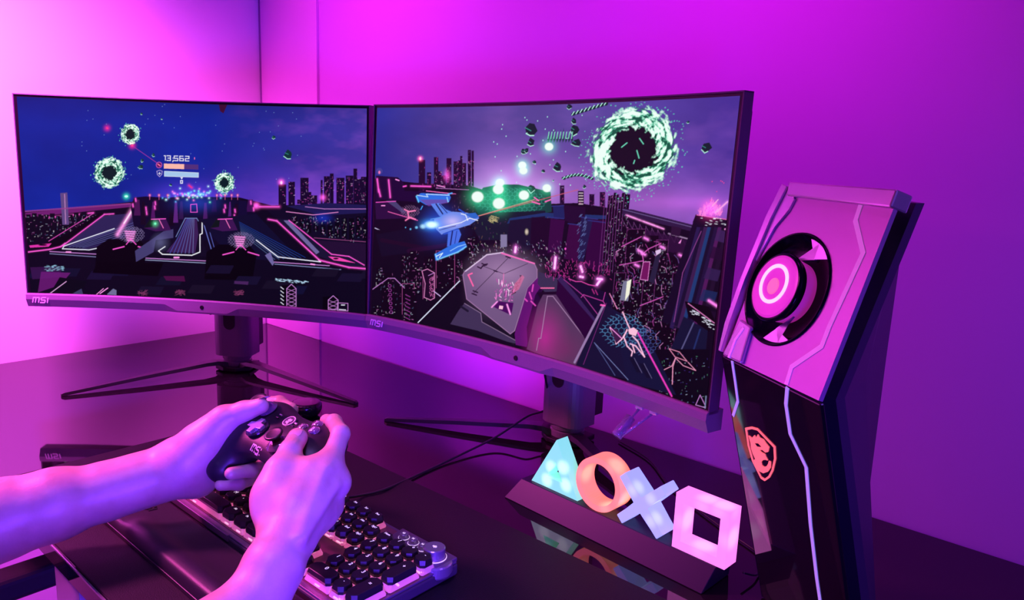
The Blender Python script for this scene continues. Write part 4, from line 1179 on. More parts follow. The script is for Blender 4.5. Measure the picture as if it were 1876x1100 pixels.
# ------------------------------------------------------------------ glowing symbol lamp
LA = math.radians(-4.0)
lamp = empty('symbol_lamp', (1.180, -.275, 0), LA, 'desk lamp of four glowing shapes on one long dark base', 'lamp')
bm = bmesh.new()
sec = [(-.026, .0005), (-.009, .0245), (.024, .0245), (.028, .0005)]
a = [bm.verts.new((-.148, v, z)) for v, z in sec]; b_ = [bm.verts.new((.128, v, z)) for v, z in sec]
a[1].co.x += .012; a[2].co.x += .012; b_[1].co.x += .004; b_[2].co.x += .004
bm.faces.new(a[::-1]); bm.faces.new(b_)
for k in range(4):
    bm.faces.new((a[k], a[(k + 1) % 4], b_[(k + 1) % 4], b_[k]))
bmesh.ops.bevel(bm, geom=list(bm.edges), offset=.0006, segments=1, affect='EDGES')
bmo('base', bm, M['base'], lamp)


def ringshape(outer, inner, depth, bev=.0012):
    bm = bmesh.new(); n = len(outer)
    vo = [[bm.verts.new((x, d, z)) for x, z in outer] for d in (-depth / 2, depth / 2)]
    vi = [[bm.verts.new((x, d, z)) for x, z in inner] for d in (-depth / 2, depth / 2)]
    for k in range(n):
        k2 = (k + 1) % n
        bm.faces.new((vo[0][k], vo[0][k2], vi[0][k2], vi[0][k]))
        bm.faces.new((vo[1][k], vi[1][k], vi[1][k2], vo[1][k2]))
        bm.faces.new((vo[0][k], vo[1][k], vo[1][k2], vo[0][k2]))
        bm.faces.new((vi[0][k], vi[0][k2], vi[1][k2], vi[1][k]))
    if bev:
        es = [e for e in bm.edges if e.calc_face_angle(0) > .5]
        bmesh.ops.bevel(bm, geom=es, offset=bev, segments=2, affect='EDGES', profile=.6)
    return bm


def sym(name, bm, m, u, v, z, label, rz=0.0):
    o = bmo(name, bm, m, lamp, Matrix.Translation((u, v, z)) @ Matrix.Rotation(rz, 4, 'Z'))
    return tag(o, label)


# triangle
R_ = .0425
out = [(R_ * math.sin(a), R_ * math.cos(a)) for a in (0, 2 * math.pi / 3, 4 * math.pi / 3)]
inn = [(.36 * x, .36 * z) for x, z in out]
sym('triangle', ringshape(out, inn, .020), lamp_mat('acrylic_green', (.3, .8, .7), [(.012, -.012, .012), (-.012, -.012, -.012), (.018, -.012, -.008), (-.006, -.012, .006)], (.22, .80, .58), (.70, 1.3, 1.05), .013), -.087, .006, .0248 + R_ / 2, 'pale green glowing triangle')
ca = [2 * math.pi * k / 48 for k in range(48)]
sym('circle', ringshape([(.0315 * math.cos(a), .0315 * math.sin(a)) for a in ca], [(.0245 * math.cos(a), .0245 * math.sin(a)) for a in ca], .025, .0014), lamp_mat('acrylic_orange', (.9, .4, .3), [(.018, -.002, .027), (-.024, -.002, .004), (.012, -.002, -.024), (.031, 0, -.010)], (1.6, .26, .16), (1.6, .55, .34), .017), -.021, .006, .0248 + .0315, 'orange glowing ring')
w_, l_ = .0054, .0370
cr_ = []
for k in range(4):
    a = k * math.pi / 2 + math.pi / 4
    d = Vector((math.cos(a), math.sin(a))); q = Vector((-d.y, d.x))
    cr_ += [tuple(d * l_ - q * w_), tuple(d * l_ + q * w_), tuple((d + q) * w_)]
bm = bmesh.new(); prism(bm, cr_, -.0125, .0125, lambda x, y, z: (x, z, y), .0010)
sym('cross', bm, lamp_mat('acrylic_blue', (.45, .5, .9), [(-.012, -.006, .013), (.014, -.006, -.013), (.012, -.006, .012)], (.38, .44, 1.2), (.66, .76, 1.4), .013), .039, .004, .0248 + (l_ + w_) * .7071, 'pale blue glowing cross', .0)
s0, s1 = .030, .0208
sq = lambda r: [(-r, -r), (r, -r), (r, r), (-r, r)]
sym('square', ringshape(sq(s0), sq(s1), .023), lamp_mat('acrylic_pink', (.9, .4, .8), [(-.022, 0, .0), (.0, 0, .026), (.028, 0, .0), (.0, 0, -.021), (.018, .0, .028)], (1.5, .30, 1.1), (1.6, .58, 1.3), .018), 1.0*.110, .004, .0248 + s0, 'pink glowing hollow square')

# ------------------------------------------------------------------ computer tower
PA = math.radians(33)
pN = Vector((-math.sin(PA), -math.cos(PA), 0)); pW = Vector((math.cos(PA), -math.sin(PA), 0)); pB = Vector((1.351, -.271, 0))
PW_, PH = .1315, .401
tower_o = empty('computer_tower', tuple(pB), 0, 'angular desktop computer with glowing shield emblem and round fan opening on its front', 'computer')
invp = Matrix.Translation(-pB)


def PP(w_, a_, z_):
    return pB + pW * w_ + pN * a_ + Vector((0, 0, z_))


aM, zM, aT, zT = .0712, .248, .0239, .401
uL = math.hypot(aT - aM, zT - zM); lL = math.hypot(aM, zM)
nU = Vector((0, 0, 1)) * (aM - aT) / uL + pN * (zT - zM) / uL
nU = (pN * (zT - zM) + Vector((0, 0, 1)) * (aM - aT)).normalized()
nL = (pN * zM - Vector((0, 0, 1)) * aM).normalized()
UP = lambda w_, u, h=0: PP(w_, aM + (aT - aM) * u / uL, zM + (zT - zM) * u / uL) + nU * h
LP = lambda w_, u, h=0: PP(w_, aM * u / lL, zM * u / lL) + nL * h
mm = lambda pts: [(x / 1000, y / 1000) for x, y in pts]

# body behind the front panels
bm = bmesh.new()
R3 = []
for z_, af in ((.0005, 0.0), (.248, aM), (.392, aT)):
    R3.append([bm.verts.new(PP(w_, a_, z_)) for w_, a_ in ((.004, af - .016), (.1275, af - .016), (.125, af - .026), (.085, af * .3 - .03), (.03, -.08), (-.012, -.08), (-.006, af - .03))])
for a, b_ in zip(R3, R3[1:]):
    for k in range(7): bm.faces.new((a[k], a[(k + 1) % 7], b_[(k + 1) % 7], b_[k]))
bm.faces.new(R3[0][::-1]); bm.faces.new(R3[-1])
bmo('body', bm, M['pcside'], tower_o, invp)
# lower glossy panel with a chamfered left flank
bm = bmesh.new()
def slab(Fp, outline, h0, h1, bev=.001):
    b = bmesh.new(); prism(b, outline, h0, h1, lambda x, y, z: tuple(Fp(x, y, z)), bev); return b
bm = slab(LP, mm([(0, 1), (130, 1), (130, 256), (0, 257.5)]), -.004, 0, .0012)
bmo('lower_panel', bm, M['pcgloss'], tower_o, invp)
bm = bmesh.new()
fl = [LP(0, .001), LP(0, lL - .001), LP(-.010, lL - .004, -.022), LP(-.006, .001, -.022)]
fl2 = [p - pN * .004 + pW * .003 for p in fl]
va = [bm.verts.new(p) for p in fl]; vb = [bm.verts.new(p) for p in fl2]
bm.faces.new(va); bm.faces.new(vb[::-1])
for k in range(4): bm.faces.new((va[k], vb[k], vb[(k + 1) % 4], va[(k + 1) % 4]))
bmo('left_flank', bm, M['pcgloss'], tower_o, invp)
# upper silver panel with the round opening
cx_, cu_, r_ = .0505, .0716, .0465
sq_n = 48
outer = []
for k in range(sq_n):
    a = 2 * math.pi * k / sq_n
    dx, dy = math.cos(a), math.sin(a)
    t = min(((PW_ - .003 - cx_) if dx > 0 else cx_ - .004) / max(abs(dx), 1e-6), ((uL - .006 - cu_) if dy > 0 else cu_ - .0005) / max(abs(dy), 1e-6))
    outer.append((cx_ + dx * t, cu_ + dy * t))
cor = [(PW_ - .003, uL - .006), (.020, uL - .006), (.004, .0005), (PW_ - .003, .0005)]
for c_ in cor[:1] + cor[2:]:
    k = min(range(sq_n), key=lambda i: (outer[i][0] - c_[0]) ** 2 + (outer[i][1] - c_[1]) ** 2); outer[k] = c_
inner = [(cx_ + r_ * math.cos(2 * math.pi * k / sq_n), cu_ + r_ * math.sin(2 * math.pi * k / sq_n)) for k in range(sq_n)]
bm = bmesh.new()
V0 = [bm.verts.new(UP(*p, 0)) for p in outer]; V1 = [bm.verts.new(UP(*p, 0)) for p in inner]; V2 = [bm.verts.new(UP(*p, -.012)) for p in inner]; V3 = [bm.verts.new(UP(*p, -.004)) for p in outer]
for k in range(sq_n):
    k2 = (k + 1) % sq_n
    bm.faces.new((V0[k], V0[k2], V1[k2], V1[k])); bm.faces.new((V1[k], V1[k2], V2[k2], V2[k])); bm.faces.new((V0[k], V3[k], V3[k2], V0[k2]))
bmo('upper_panel', bm, M['silver'], tower_o, invp)
tag(tower_o.children[-1], 'satin silver upper front panel')
# left wing: bright slanted flank of the upper panel, in two strips
for q, h0_, h1_ in (([(1, 158), (-4, 128), (-7, 70), (-6, 28), (-1, 3), (3, 3), (0, 30), (-1, 70), (3, 126), (9, 156)], -.012, .0045),
                    ([(9, 156), (3, 126), (-1, 90), (2, 88), (9, 120), (20, 136), (22, 146)], -.004, .0022)):
    bm = bmesh.new(); prism(bm, mm(q), h0_, h1_, lambda x, y, z: tuple(UP(x, y, z)), .0006)
    bmo('wing', bm, M['silver2'], tower_o, invp)
bm = bmesh.new(); prism(bm, mm([(6, 1), (34, 1), (30, 33), (12, 36)]), .0, .004, lambda x, y, z: tuple(UP(x, y, z)), .0015); bmo('cover_block', bm, M['silver2'], tower_o, invp)
bm = bmesh.new(); prism(bm, mm([(12, 148), (PW_ * 1000 - 2, 146), (PW_ * 1000 - 2, 159.5), (8, 160.5)]), -.012, .004, lambda x, y, z: tuple(UP(x, y, z)), .0015); bmo('top_cap', bm, M['silver2'], tower_o, invp)
# fan opening: dark dish, blades, core and lit ring
fm = Matrix(((pW.x, (UP(0, 1) - UP(0, 0)).x, nU.x, UP(cx_, cu_).x), (pW.y, (UP(0, 1) - UP(0, 0)).y, nU.y, UP(cx_, cu_).y), (pW.z, (UP(0, 1) - UP(0, 0)).z, nU.z, UP(cx_, cu_).z), (0, 0, 0, 1)))
fan = None
bm = bmesh.new(); lathe(bm, [(0, -.011), (.03, -.011), (.044, -.006), (.0462, .0015), (.0475, .0022), (.0482, .0004)], 64); fan = bmo('fan', bm, M['fan_dark'], tower_o, invp @ fm, True)
tag(fan, 'round dark fan opening with a glowing ring')
bm = bmesh.new(); lathe(bm, [(.026, -.011), (.028, .006), (.0265, .0085), (.0245, .009), (.0, .009)], 64)
bmo('hub_cap', bm, M['fan_core'], fan, Matrix.Translation((-.004, -.001, 0)), False)
bm = bmesh.new(); lathe(bm, [(.0262, -.002), (.0292, .0045), (.0292, .0075), (.0272, .0088), (.0262, .0082)], 64); bmo('glass_rim', bm, M['fan_dark'], fan, Matrix.Translation((-.004, -.001, 0)), True)
bm = bmesh.new(); lathe(bm, [(.0138, .0090), (.0138, .0098), (.0168, .0098), (.0168, .0090)], 64); bmo('light_ring', bm, M['ledring'], fan, Matrix.Translation((-.005, .001, 0)), False)
bm = bmesh.new(); lathe(bm, [(0, .0090), (.0070, .0090), (.0060, .0096), (0, .0097)], 32); bmo('centre_light', bm, mat('centre_glow', (0.9, 0.3, 0.4), 0.4, emis=(1.0, 0.13, 0.30), estr=0.8), fan, Matrix.Translation((-.005, -.001, 0)), False)
for a0, s_ in ((62, 1), (-82, 1)):
    bm = bmesh.new(); poly = []
    for k in range(9):
        a = math.radians(a0 - 18 + k * 5.0); poly.append((.0445 * math.cos(a), .0445 * math.sin(a)))
    a = math.radians(a0 - 20); poly.append((.033 * math.cos(a + .30), .033 * math.sin(a + .30))); poly.append((.026 * math.cos(a + .95), .026 * math.sin(a + .95)))
    prism(bm, poly, -.004, -.002, None, 0); bmo('fan_blade', bm, M['silver2'], fan)
# light lines and emblem
bm = bmesh.new(); ribbon_mesh(bm, mm([(96.5, 150), (97.7, 134.4), (117, 111.7), (115, 88), (112, 54), (112, 38), (90, 15.3), (91.4, 1)]), .0042, lambda x, y, z: tuple(UP(x, y, z)), -.0005, .0006); bmo('light_line', bm, M['stripe2'], tower_o, invp)
bm = bmesh.new(); ribbon_mesh(bm, mm([(93, 257), (88, 241), (88, 215), (103, 192), (98, 138), (96, 85), (96.4, 40), (96.4, 2)]), .0036, lambda x, y, z: tuple(LP(x, y, z)), -.0005, .0006); bmo('light_line', bm, M['stripe'], tower_o, invp)
bm = bmesh.new(); ribbon_mesh(bm, mm([(17, 257), (16.5, 237), (15.5, 218), (3, 199)]), .003, lambda x, y, z: tuple(LP(x, y, z)), -.0005, .0006); bmo('light_line', bm, M['stripe'], tower_o, invp)
bm = bmesh.new(); ribbon_mesh(bm, mm([(22, 30), (17, 18), (17, 1)]), .003, lambda x, y, z: tuple(UP(x, y, z)), .0035, .0046); bmo('light_line', bm, M['stripe2'], tower_o, invp)
SH = mm([(21.3, 194.3), (31.8, 199.5), (41.2, 201.6), (64.4, 193.7), (62.5, 181.4), (55.4, 166.6), (48.3, 156.8), (39.9, 149.5), (34.0, 149.3), (24.1, 162.5), (21.0, 176.9)])
bm = bmesh.new()
scx = sum(p[0] for p in SH) / len(SH); scy = sum(p[1] for p in SH) / len(SH)
oo = [(scx + (x - scx) * 1.0, scy + (y - scy) * 1.0) for x, y in SH]; ii = [(scx + (x - scx) * .90, scy + (y - scy) * .92) for x, y in SH]
for z0, z1 in ((.0002, .0008),):
    Va = [bm.verts.new(LP(*p, z1)) for p in oo]; Vb = [bm.verts.new(LP(*p, z1)) for p in ii]; Vc = [bm.verts.new(LP(*p, z0 - .0004)) for p in oo]; Vd = [bm.verts.new(LP(*p, z0 - .0004)) for p in ii]
    n = len(oo)
    for k in range(n):
        k2 = (k + 1) % n
        bm.faces.new((Va[k], Va[k2], Vb[k2], Vb[k])); bm.faces.new((Va[k], Vc[k], Vc[k2], Va[k2])); bm.faces.new((Vb[k], Vb[k2], Vd[k2], Vd[k]))
emb = bmo('shield_emblem', bm, M['shield'], tower_o, invp)
tag(emb, 'glowing red shield outline round a dragon head')
DR = mm([(25.1, 188.1), (30.2, 187.7), (34.7, 192.4), (36.8, 190.4), (40.6, 195.6), (42.5, 193.2), (48.1, 193.7), (51.4, 191.1), (54.9, 189.3), (52.1, 183.5), (48.2, 181.4), (44.4, 182.1), (38.9, 180.1), (41.1, 178.7), (46.7, 179.1), (47.3, 177.3), (49.9, 174.4), (46.5, 173.6), (41.9, 171.2), (38.6, 167.7), (38.9, 164.7), (42.4, 164.6), (46.5, 167.2), (49.8, 171.1), (51.7, 174.9), (54.0, 174.7), (52.2, 168.4), (46.8, 161.9), (39.7, 157.2), (32.8, 156.4), (28.8, 159.1), (27.0, 164.5), (30.2, 167.0), (27.5, 171.0), (26.0, 175.6), (26.4, 181.8)])
bm = bmesh.new(); prism(bm, DR, -.0003, .0008, lambda x, y, z: tuple(LP(x, y, z))); bmo('dragon_mark', bm, M['shield'], emb)
bm = bmesh.new(); prism(bm, mm([(34.1, 184.5), (39.3, 186.4), (43.6, 184.8), (37.0, 182.5)]), .0005, .0010, lambda x, y, z: tuple(LP(x, y, z))); bmo('dragon_eye', bm, M['pcgloss'], emb)
for k in (-1, -2):
    pass
for o in emb.children:
    o.matrix_basis = Matrix.Identity(4)

# ------------------------------------------------------------------ keyboard and wrist rest
kb = empty('keyboard', (0.90, -.52, .0036), 0, 'backlit mechanical keyboard with clear-skirted black keycaps lying on the desk mat', 'keyboard')
KI = Matrix.Translation((-0.90, .52, -.0036))
KX0, KX1, KY0, KY1 = .684, 1.1165, -.590, -.457
bm = bmesh.new(); prism(bm, [(KX0, KY0), (KX1, KY0), (KX1, KY1), (KX0, KY1)], .0045, .0165, None, .002); bmo('case', bm, M['kbcase'], kb, KI)
bm = bmesh.new(); prism(bm, [(KX0 + .001, KY0 + .001), (KX1 - .001, KY0 + .001), (KX1 - .001, KY1 - .001), (KX0 + .001, KY1 - .001)], .0166, .0190, None, .0006); bmo('top_plate', bm, M['kbplate'], kb, KI)
bm = bmesh.new(); box(bm, (KX0 + .02, KY0 - .0012, .012), (.915, KY0 + .0030, .0196), .0004); bmo('front_strip', bm, M['kbplate'], kb, KI)
bm = bmesh.new(); box(bm, (.690, -.5835, .0191), (1.111, -.4625, .0198)); bmo('backlight', bm, M['backlight'], kb, KI)
tag(kb.children[-1], 'pink glowing key backlight')
bm = bmesh.new(); prism(bm, [(1.0385, -.4865), (1.1160, -.4865), (1.1160, -.458), (1.034, -.458)], .0191, .0232, None, .0008); bmo('control_panel', bm, M['kbplate'], kb, KI)
bm = bmesh.new(); lathe(bm, [(0, .0), (.0165, .0), (.0175, .002), (.0175, .011), (.0165, .0125), (0, .0125)], 40); bmo('knob_housing', bm, M['knob'], kb, KI @ Matrix.Translation((1.1035, -.4765, .0105)))
bm = bmesh.new(); lathe(bm, [(.0, 0), (.0118, 0), (.0118, .0012), (.0108, .0016), (.0108, .0105), (.0098, .0115), (0, .0115)], 40); kn = bmo('volume_knob', bm, M['knob'], kb, KI @ Matrix.Translation((1.0995, -.4735, .0228)))
bm = bmesh.new(); lathe(bm, [(.0112, .0), (.0124, .0), (.0124, .0009), (.0112, .0009)], 40); bmo('knob_ring', bm, M['legend'], kn)
bm = bmesh.new()
prism(bm, [(-.0022, -.0008), (-.001, -.0008), (.001, -.0022), (.001, .0022), (-.001, .0008), (-.0022, .0008)], .0114, .0118); prism(bm, [(.0018, -.001), (.0024, -.001), (.0024, .001), (.0018, .001)], .0114, .0118)
bmo('speaker_symbol', bm, M['legend'], kn)
for i, (x, y) in enumerate(((1.0500, -.4700), (1.0650, -.4705), (1.0800, -.4712))):
    bm = bmesh.new(); lathe(bm, [(0, 0), (.0056, 0), (.0056, .0008), (.0046, .001), (.0046, .0045), (.004, .0052), (0, .0052)], 28); mbn = bmo('media_button', bm, M['knob'], kb, KI @ Matrix.Translation((x, y, .0230)))
    bm = bmesh.new(); lathe(bm, [(.0050, 0), (.0060, 0), (.0060, .0006), (.0050, .0006)], 28); bmo('button_ring', bm, M['legend'], mbn)
    bm = bmesh.new()
    prism(bm, [(-.0012, -.0012), (.0004, 0), (-.0012, .0012)], .0051, .0055); prism(bm, [(.0006, -.0012), (.0011, -.0012), (.0011, .0012), (.0006, .0012)], .0051, .0055)
    bmo('button_symbol', bm, M['legend'], mbn)

U1 = .01905
key_cache = {}


def keymeshes(wu, hu):
    if (wu, hu) in key_cache: return key_cache[(wu, hu)]
    w_, h_ = U1 * wu, U1 * hu
    def ring(hw, hh, ch):
        return [(-hw + ch, -hh), (hw - ch, -hh), (hw, -hh + ch), (hw, hh - ch), (hw - ch, hh), (-hw + ch, hh), (-hw, hh - ch), (-hw, -hh + ch)]
    def loft(rings):
        bm = bmesh.new(); R = [[bm.verts.new((x, y, z)) for x, y in r] for r, z in rings]
        for a, b_ in zip(R, R[1:]):
            for k in range(8): bm.faces.new((a[k], a[(k + 1) % 8], b_[(k + 1) % 8], b_[k]))
        bm.faces.new(R[0][::-1]); bm.faces.new(R[-1])
        bmesh.ops.recalc_face_normals(bm, faces=bm.faces)
        me = bpy.data.meshes.new('keycap'); bm.to_mesh(me); bm.free(); return me
    cap = loft([(ring(w_ / 2 - .0018, h_ / 2 - .0018, .0030), .0066), (ring(w_ / 2 - .0014, h_ / 2 - .0014, .0036), .0095), (ring(w_ / 2 - .0024, h_ / 2 - .0022, .0040), .0136), (ring(w_ / 2 - .0030, h_ / 2 - .0028, .0040), .0139)])
    skirt = loft([(ring(w_ / 2 - .0007, h_ / 2 - .0007, .0012), .0006), (ring(w_ / 2 - .0007, h_ / 2 - .0007, .0012), .0018), (ring(w_ / 2 - .0020, h_ / 2 - .0020, .0024), .0065)])
    cap.materials.append(M['cap']); skirt.materials.append(M['skirt'])
    key_cache[(wu, hu)] = (cap, skirt); return cap, skirt


leg_cache = {}


def legend_mesh(s):
    if s not in leg_cache:
        me = text_mesh(s, .0062 if len(s) == 1 else .0040, .00012); me.materials.append(M['legend']); leg_cache[s] = me
    return leg_cache[s]


bm = bmesh.new(); box(bm, (-.0035, -.0060, .0003), (.0035, -.0040, .0010)); box(bm, (-.0050, .0020, .0003), (-.0036, .0050, .0010))
led_me = bpy.data.meshes.new('key_led'); bm.to_mesh(led_me); bm.free(); led_me.materials.append(M['led_dot'])
rows = [
    [('Esc', 1), (None, .5), ('F1', 1), ('F2', 1), ('F3', 1), ('F4', 1), (None, .25), ('F5', 1), ('F6', 1), ('F7', 1), ('F8', 1), (None, .25), ('F9', 1), ('F10', 1), ('F11', 1), ('F12', 1), (None, .12), ('Prt', 1), ('Scr', 1), ('Pau', 1)],
    [('`', 1)] + [(c_, 1) for c_ in '1234567890-='] + [('Back', 2), (None, .12), ('Ins', 1), ('Hm', 1), ('PgU', 1), (None, .12), ('Num', 1), ('/', 1), ('*', 1), ('-', 1)],
    [('Tab', 1.5)] + [(c_, 1) for c_ in 'QWERTYUIOP[]'] + [('\\', 1.5), (None, .12), ('Del', 1), ('End', 1), ('PgD', 1), (None, .12), ('7', 1), ('8', 1), ('9', 1), ('+', 1, 2)],
    [('Caps', 1.75)] + [(c_, 1) for c_ in "ASDFGHJKL;'"] + [('Enter', 2.25), (None, 3.24), ('4', 1), ('5', 1), ('6', 1)],
    [('Shift', 2.25)] + [(c_, 1) for c_ in 'ZXCVBNM,./'] + [('Shift', 2.75), (None, 1.12), ('^', 1), (None, 1.12), ('1', 1), ('2', 1), ('3', 1), ('=', 1, 2)],
    [('Ctrl', 1.25), ('Win', 1.25), ('Alt', 1.25), ('', 6.25), ('Alt', 1.25), ('Fn', 1.25), ('Mn', 1.25), ('Ctrl', 1.25), (None, .12), ('<', 1), ('v', 1), ('>', 1), (None, .12), ('0', 2), ('.', 1)],
]
KZ = .0198
nkeys = 0
for ri, row in enumerate(rows):
    x = .6905; y = -.4735 - ri * .0199
    for it in row:
        s_, wu = it[0], it[1]; hu = it[2] if len(it) > 2 else 1
        if s_ is not None and not (ri < 3 and x < .74 and s_ in ('Esc', '`', 'Tab')):
            cap, skirt = keymeshes(wu, hu * 1.0)
            cxk = x + wu * U1 / 2; cyk = y - (hu - 1) * .0199 / 2
            mwk = KI @ Matrix.Translation((cxk, cyk, KZ))
            k_ = put('keycap', cap, None, kb, mwk)
            put('key_skirt', skirt, None, k_)
            put('key_led', led_me, None, k_)
            if s_:
                put('key_legend', legend_mesh(s_), None, k_, Matrix.Translation((0, .0036 if hu == 1 else .006, .01395)))
            nkeys += 1
        x += wu * U1

wr = empty('wrist_rest', (0.90, -.62, .0036), 0, 'soft black wrist rest with embossed lettering in front of the keyboard', 'wrist rest')
WI = Matrix.Translation((-.90, .62, -.0036))
bm = bmesh.new()
def restz(x, y):
    v = (y + .657) / .064
    base = .0165
    roll = math.exp(-((v - .22) / .20) ** 2) * .0045 / (1 + math.exp(-(x - .815) / .004))
    return base + roll
nx, ny = 90, 26
top = [[bm.verts.new((.684 + .4325 * i / nx, -.657 + .064 * j / ny, restz(.684 + .4325 * i / nx, -.657 + .064 * j / ny) - (.006 if j in (0, ny) or i in (0, nx) else .0015 if j in (1, ny - 1) or i in (1, nx - 1) else 0))) for j in range(ny + 1)] for i in range(nx + 1)]
for i in range(nx):
    for j in range(ny):
        bm.faces.new((top[i][j], top[i + 1][j], top[i + 1][j + 1], top[i][j + 1]))
edge = [top[i][0] for i in range(nx + 1)] + [top[nx][j] for j in range(1, ny + 1)] + [top[i][ny] for i in range(nx - 1, -1, -1)] + [top[0][j] for j in range(ny - 1, 0, -1)]
low = [bm.verts.new((v.co.x, v.co.y, .0042)) for v in edge]
for k in range(len(edge)):
    k2 = (k + 1) % len(edge); bm.faces.new((edge[k], low[k], low[k2], edge[k2]))
bm.faces.new(low)
bmo('cushion', bm, M['rest'], wr, WI, True)
bm = bmesh.new(); box(bm, (.684, -.6578, .0038), (1.1165, -.5925, .0085), .0006); bmo('base_plate', bm, M['black'], wr, WI)
bmo('embossed_lettering', msi_bm(.0115, .0030, lambda a_, b_, c_: (.775 + a_, -.622 + b_, restz(.775 + a_, -.622 + b_) + c_), -.001, .0006), M['emboss'], wr, WI)

# ------------------------------------------------------------------ small black pedestal on the desk
bm = bmesh.new(); lathe(bm, [(0, .0003), (.014, .0003), (.021, .004), (.0245, .012), (.0245, .019), (.022, .023), (.019, .0235), (0, .0235)], 40)
pd = bmo('display_pedestal', bm, M['ped'], None, Matrix.Translation((0.6194, -0.3019, 0)), True)
tag(pd, 'small round black pedestal on the desk beneath the left monitor', 'pedestal')

# ------------------------------------------------------------------ chair edge seen below the desk
ch = empty('office_chair', (.80, -1.0, -.74), 0, 'dark chair whose armrest shows below the front of the desk', 'chair')
CI = Matrix.Translation((-.80, 1.0, .74))
bm = bmesh.new(); box(bm, (.58, -1.24, -.31), (1.02, -.78, -.235), .03, 4); bmo('seat', bm, M['chair'], ch, CI)
bm = bmesh.new(); box(bm, (.59, -1.33, -.20), (1.01, -1.25, .32), .03, 4); bmo('backrest', bm, M['chair'], ch, CI)
for x in (.55, 1.05):
    bm = bmesh.new(); box(bm, (x - .022, -1.12, -.165), (x + .022, -.60, -.132), .008, 3); ar = bmo('armrest', bm, M['chair'], ch, CI)
    bm = bmesh.new(); tube(bm, [(x, -1.0, -.16), (x + (.03 if x < .8 else -.03), -1.0, -.27)], .015, 12); bmo('armrest_post', bm, M['chair'], ar)
bm = bmesh.new(); tube(bm, [(.80, -1.0, -.31), (.80, -1.0, -.66)], .025, 16); bmo('gas_column', bm, M['chair'], ch, CI)
for k in range(5):
    a = 2 * math.pi * k / 5 + .3
    bm = bmesh.new(); tube(bm, [(.80, -1.0, -.655), (.80 + .3 * math.cos(a), -1.0 + .3 * math.sin(a), -.69)], [.024, .014], 10); tube(bm, [(.80 + .3 * math.cos(a) - .012, -1.0 + .3 * math.sin(a), -.713), (.80 + .3 * math.cos(a) + .012, -1.0 + .3 * math.sin(a), -.713)], .025, 14)
    bmo('base_arm', bm, M['chair'], ch, CI)

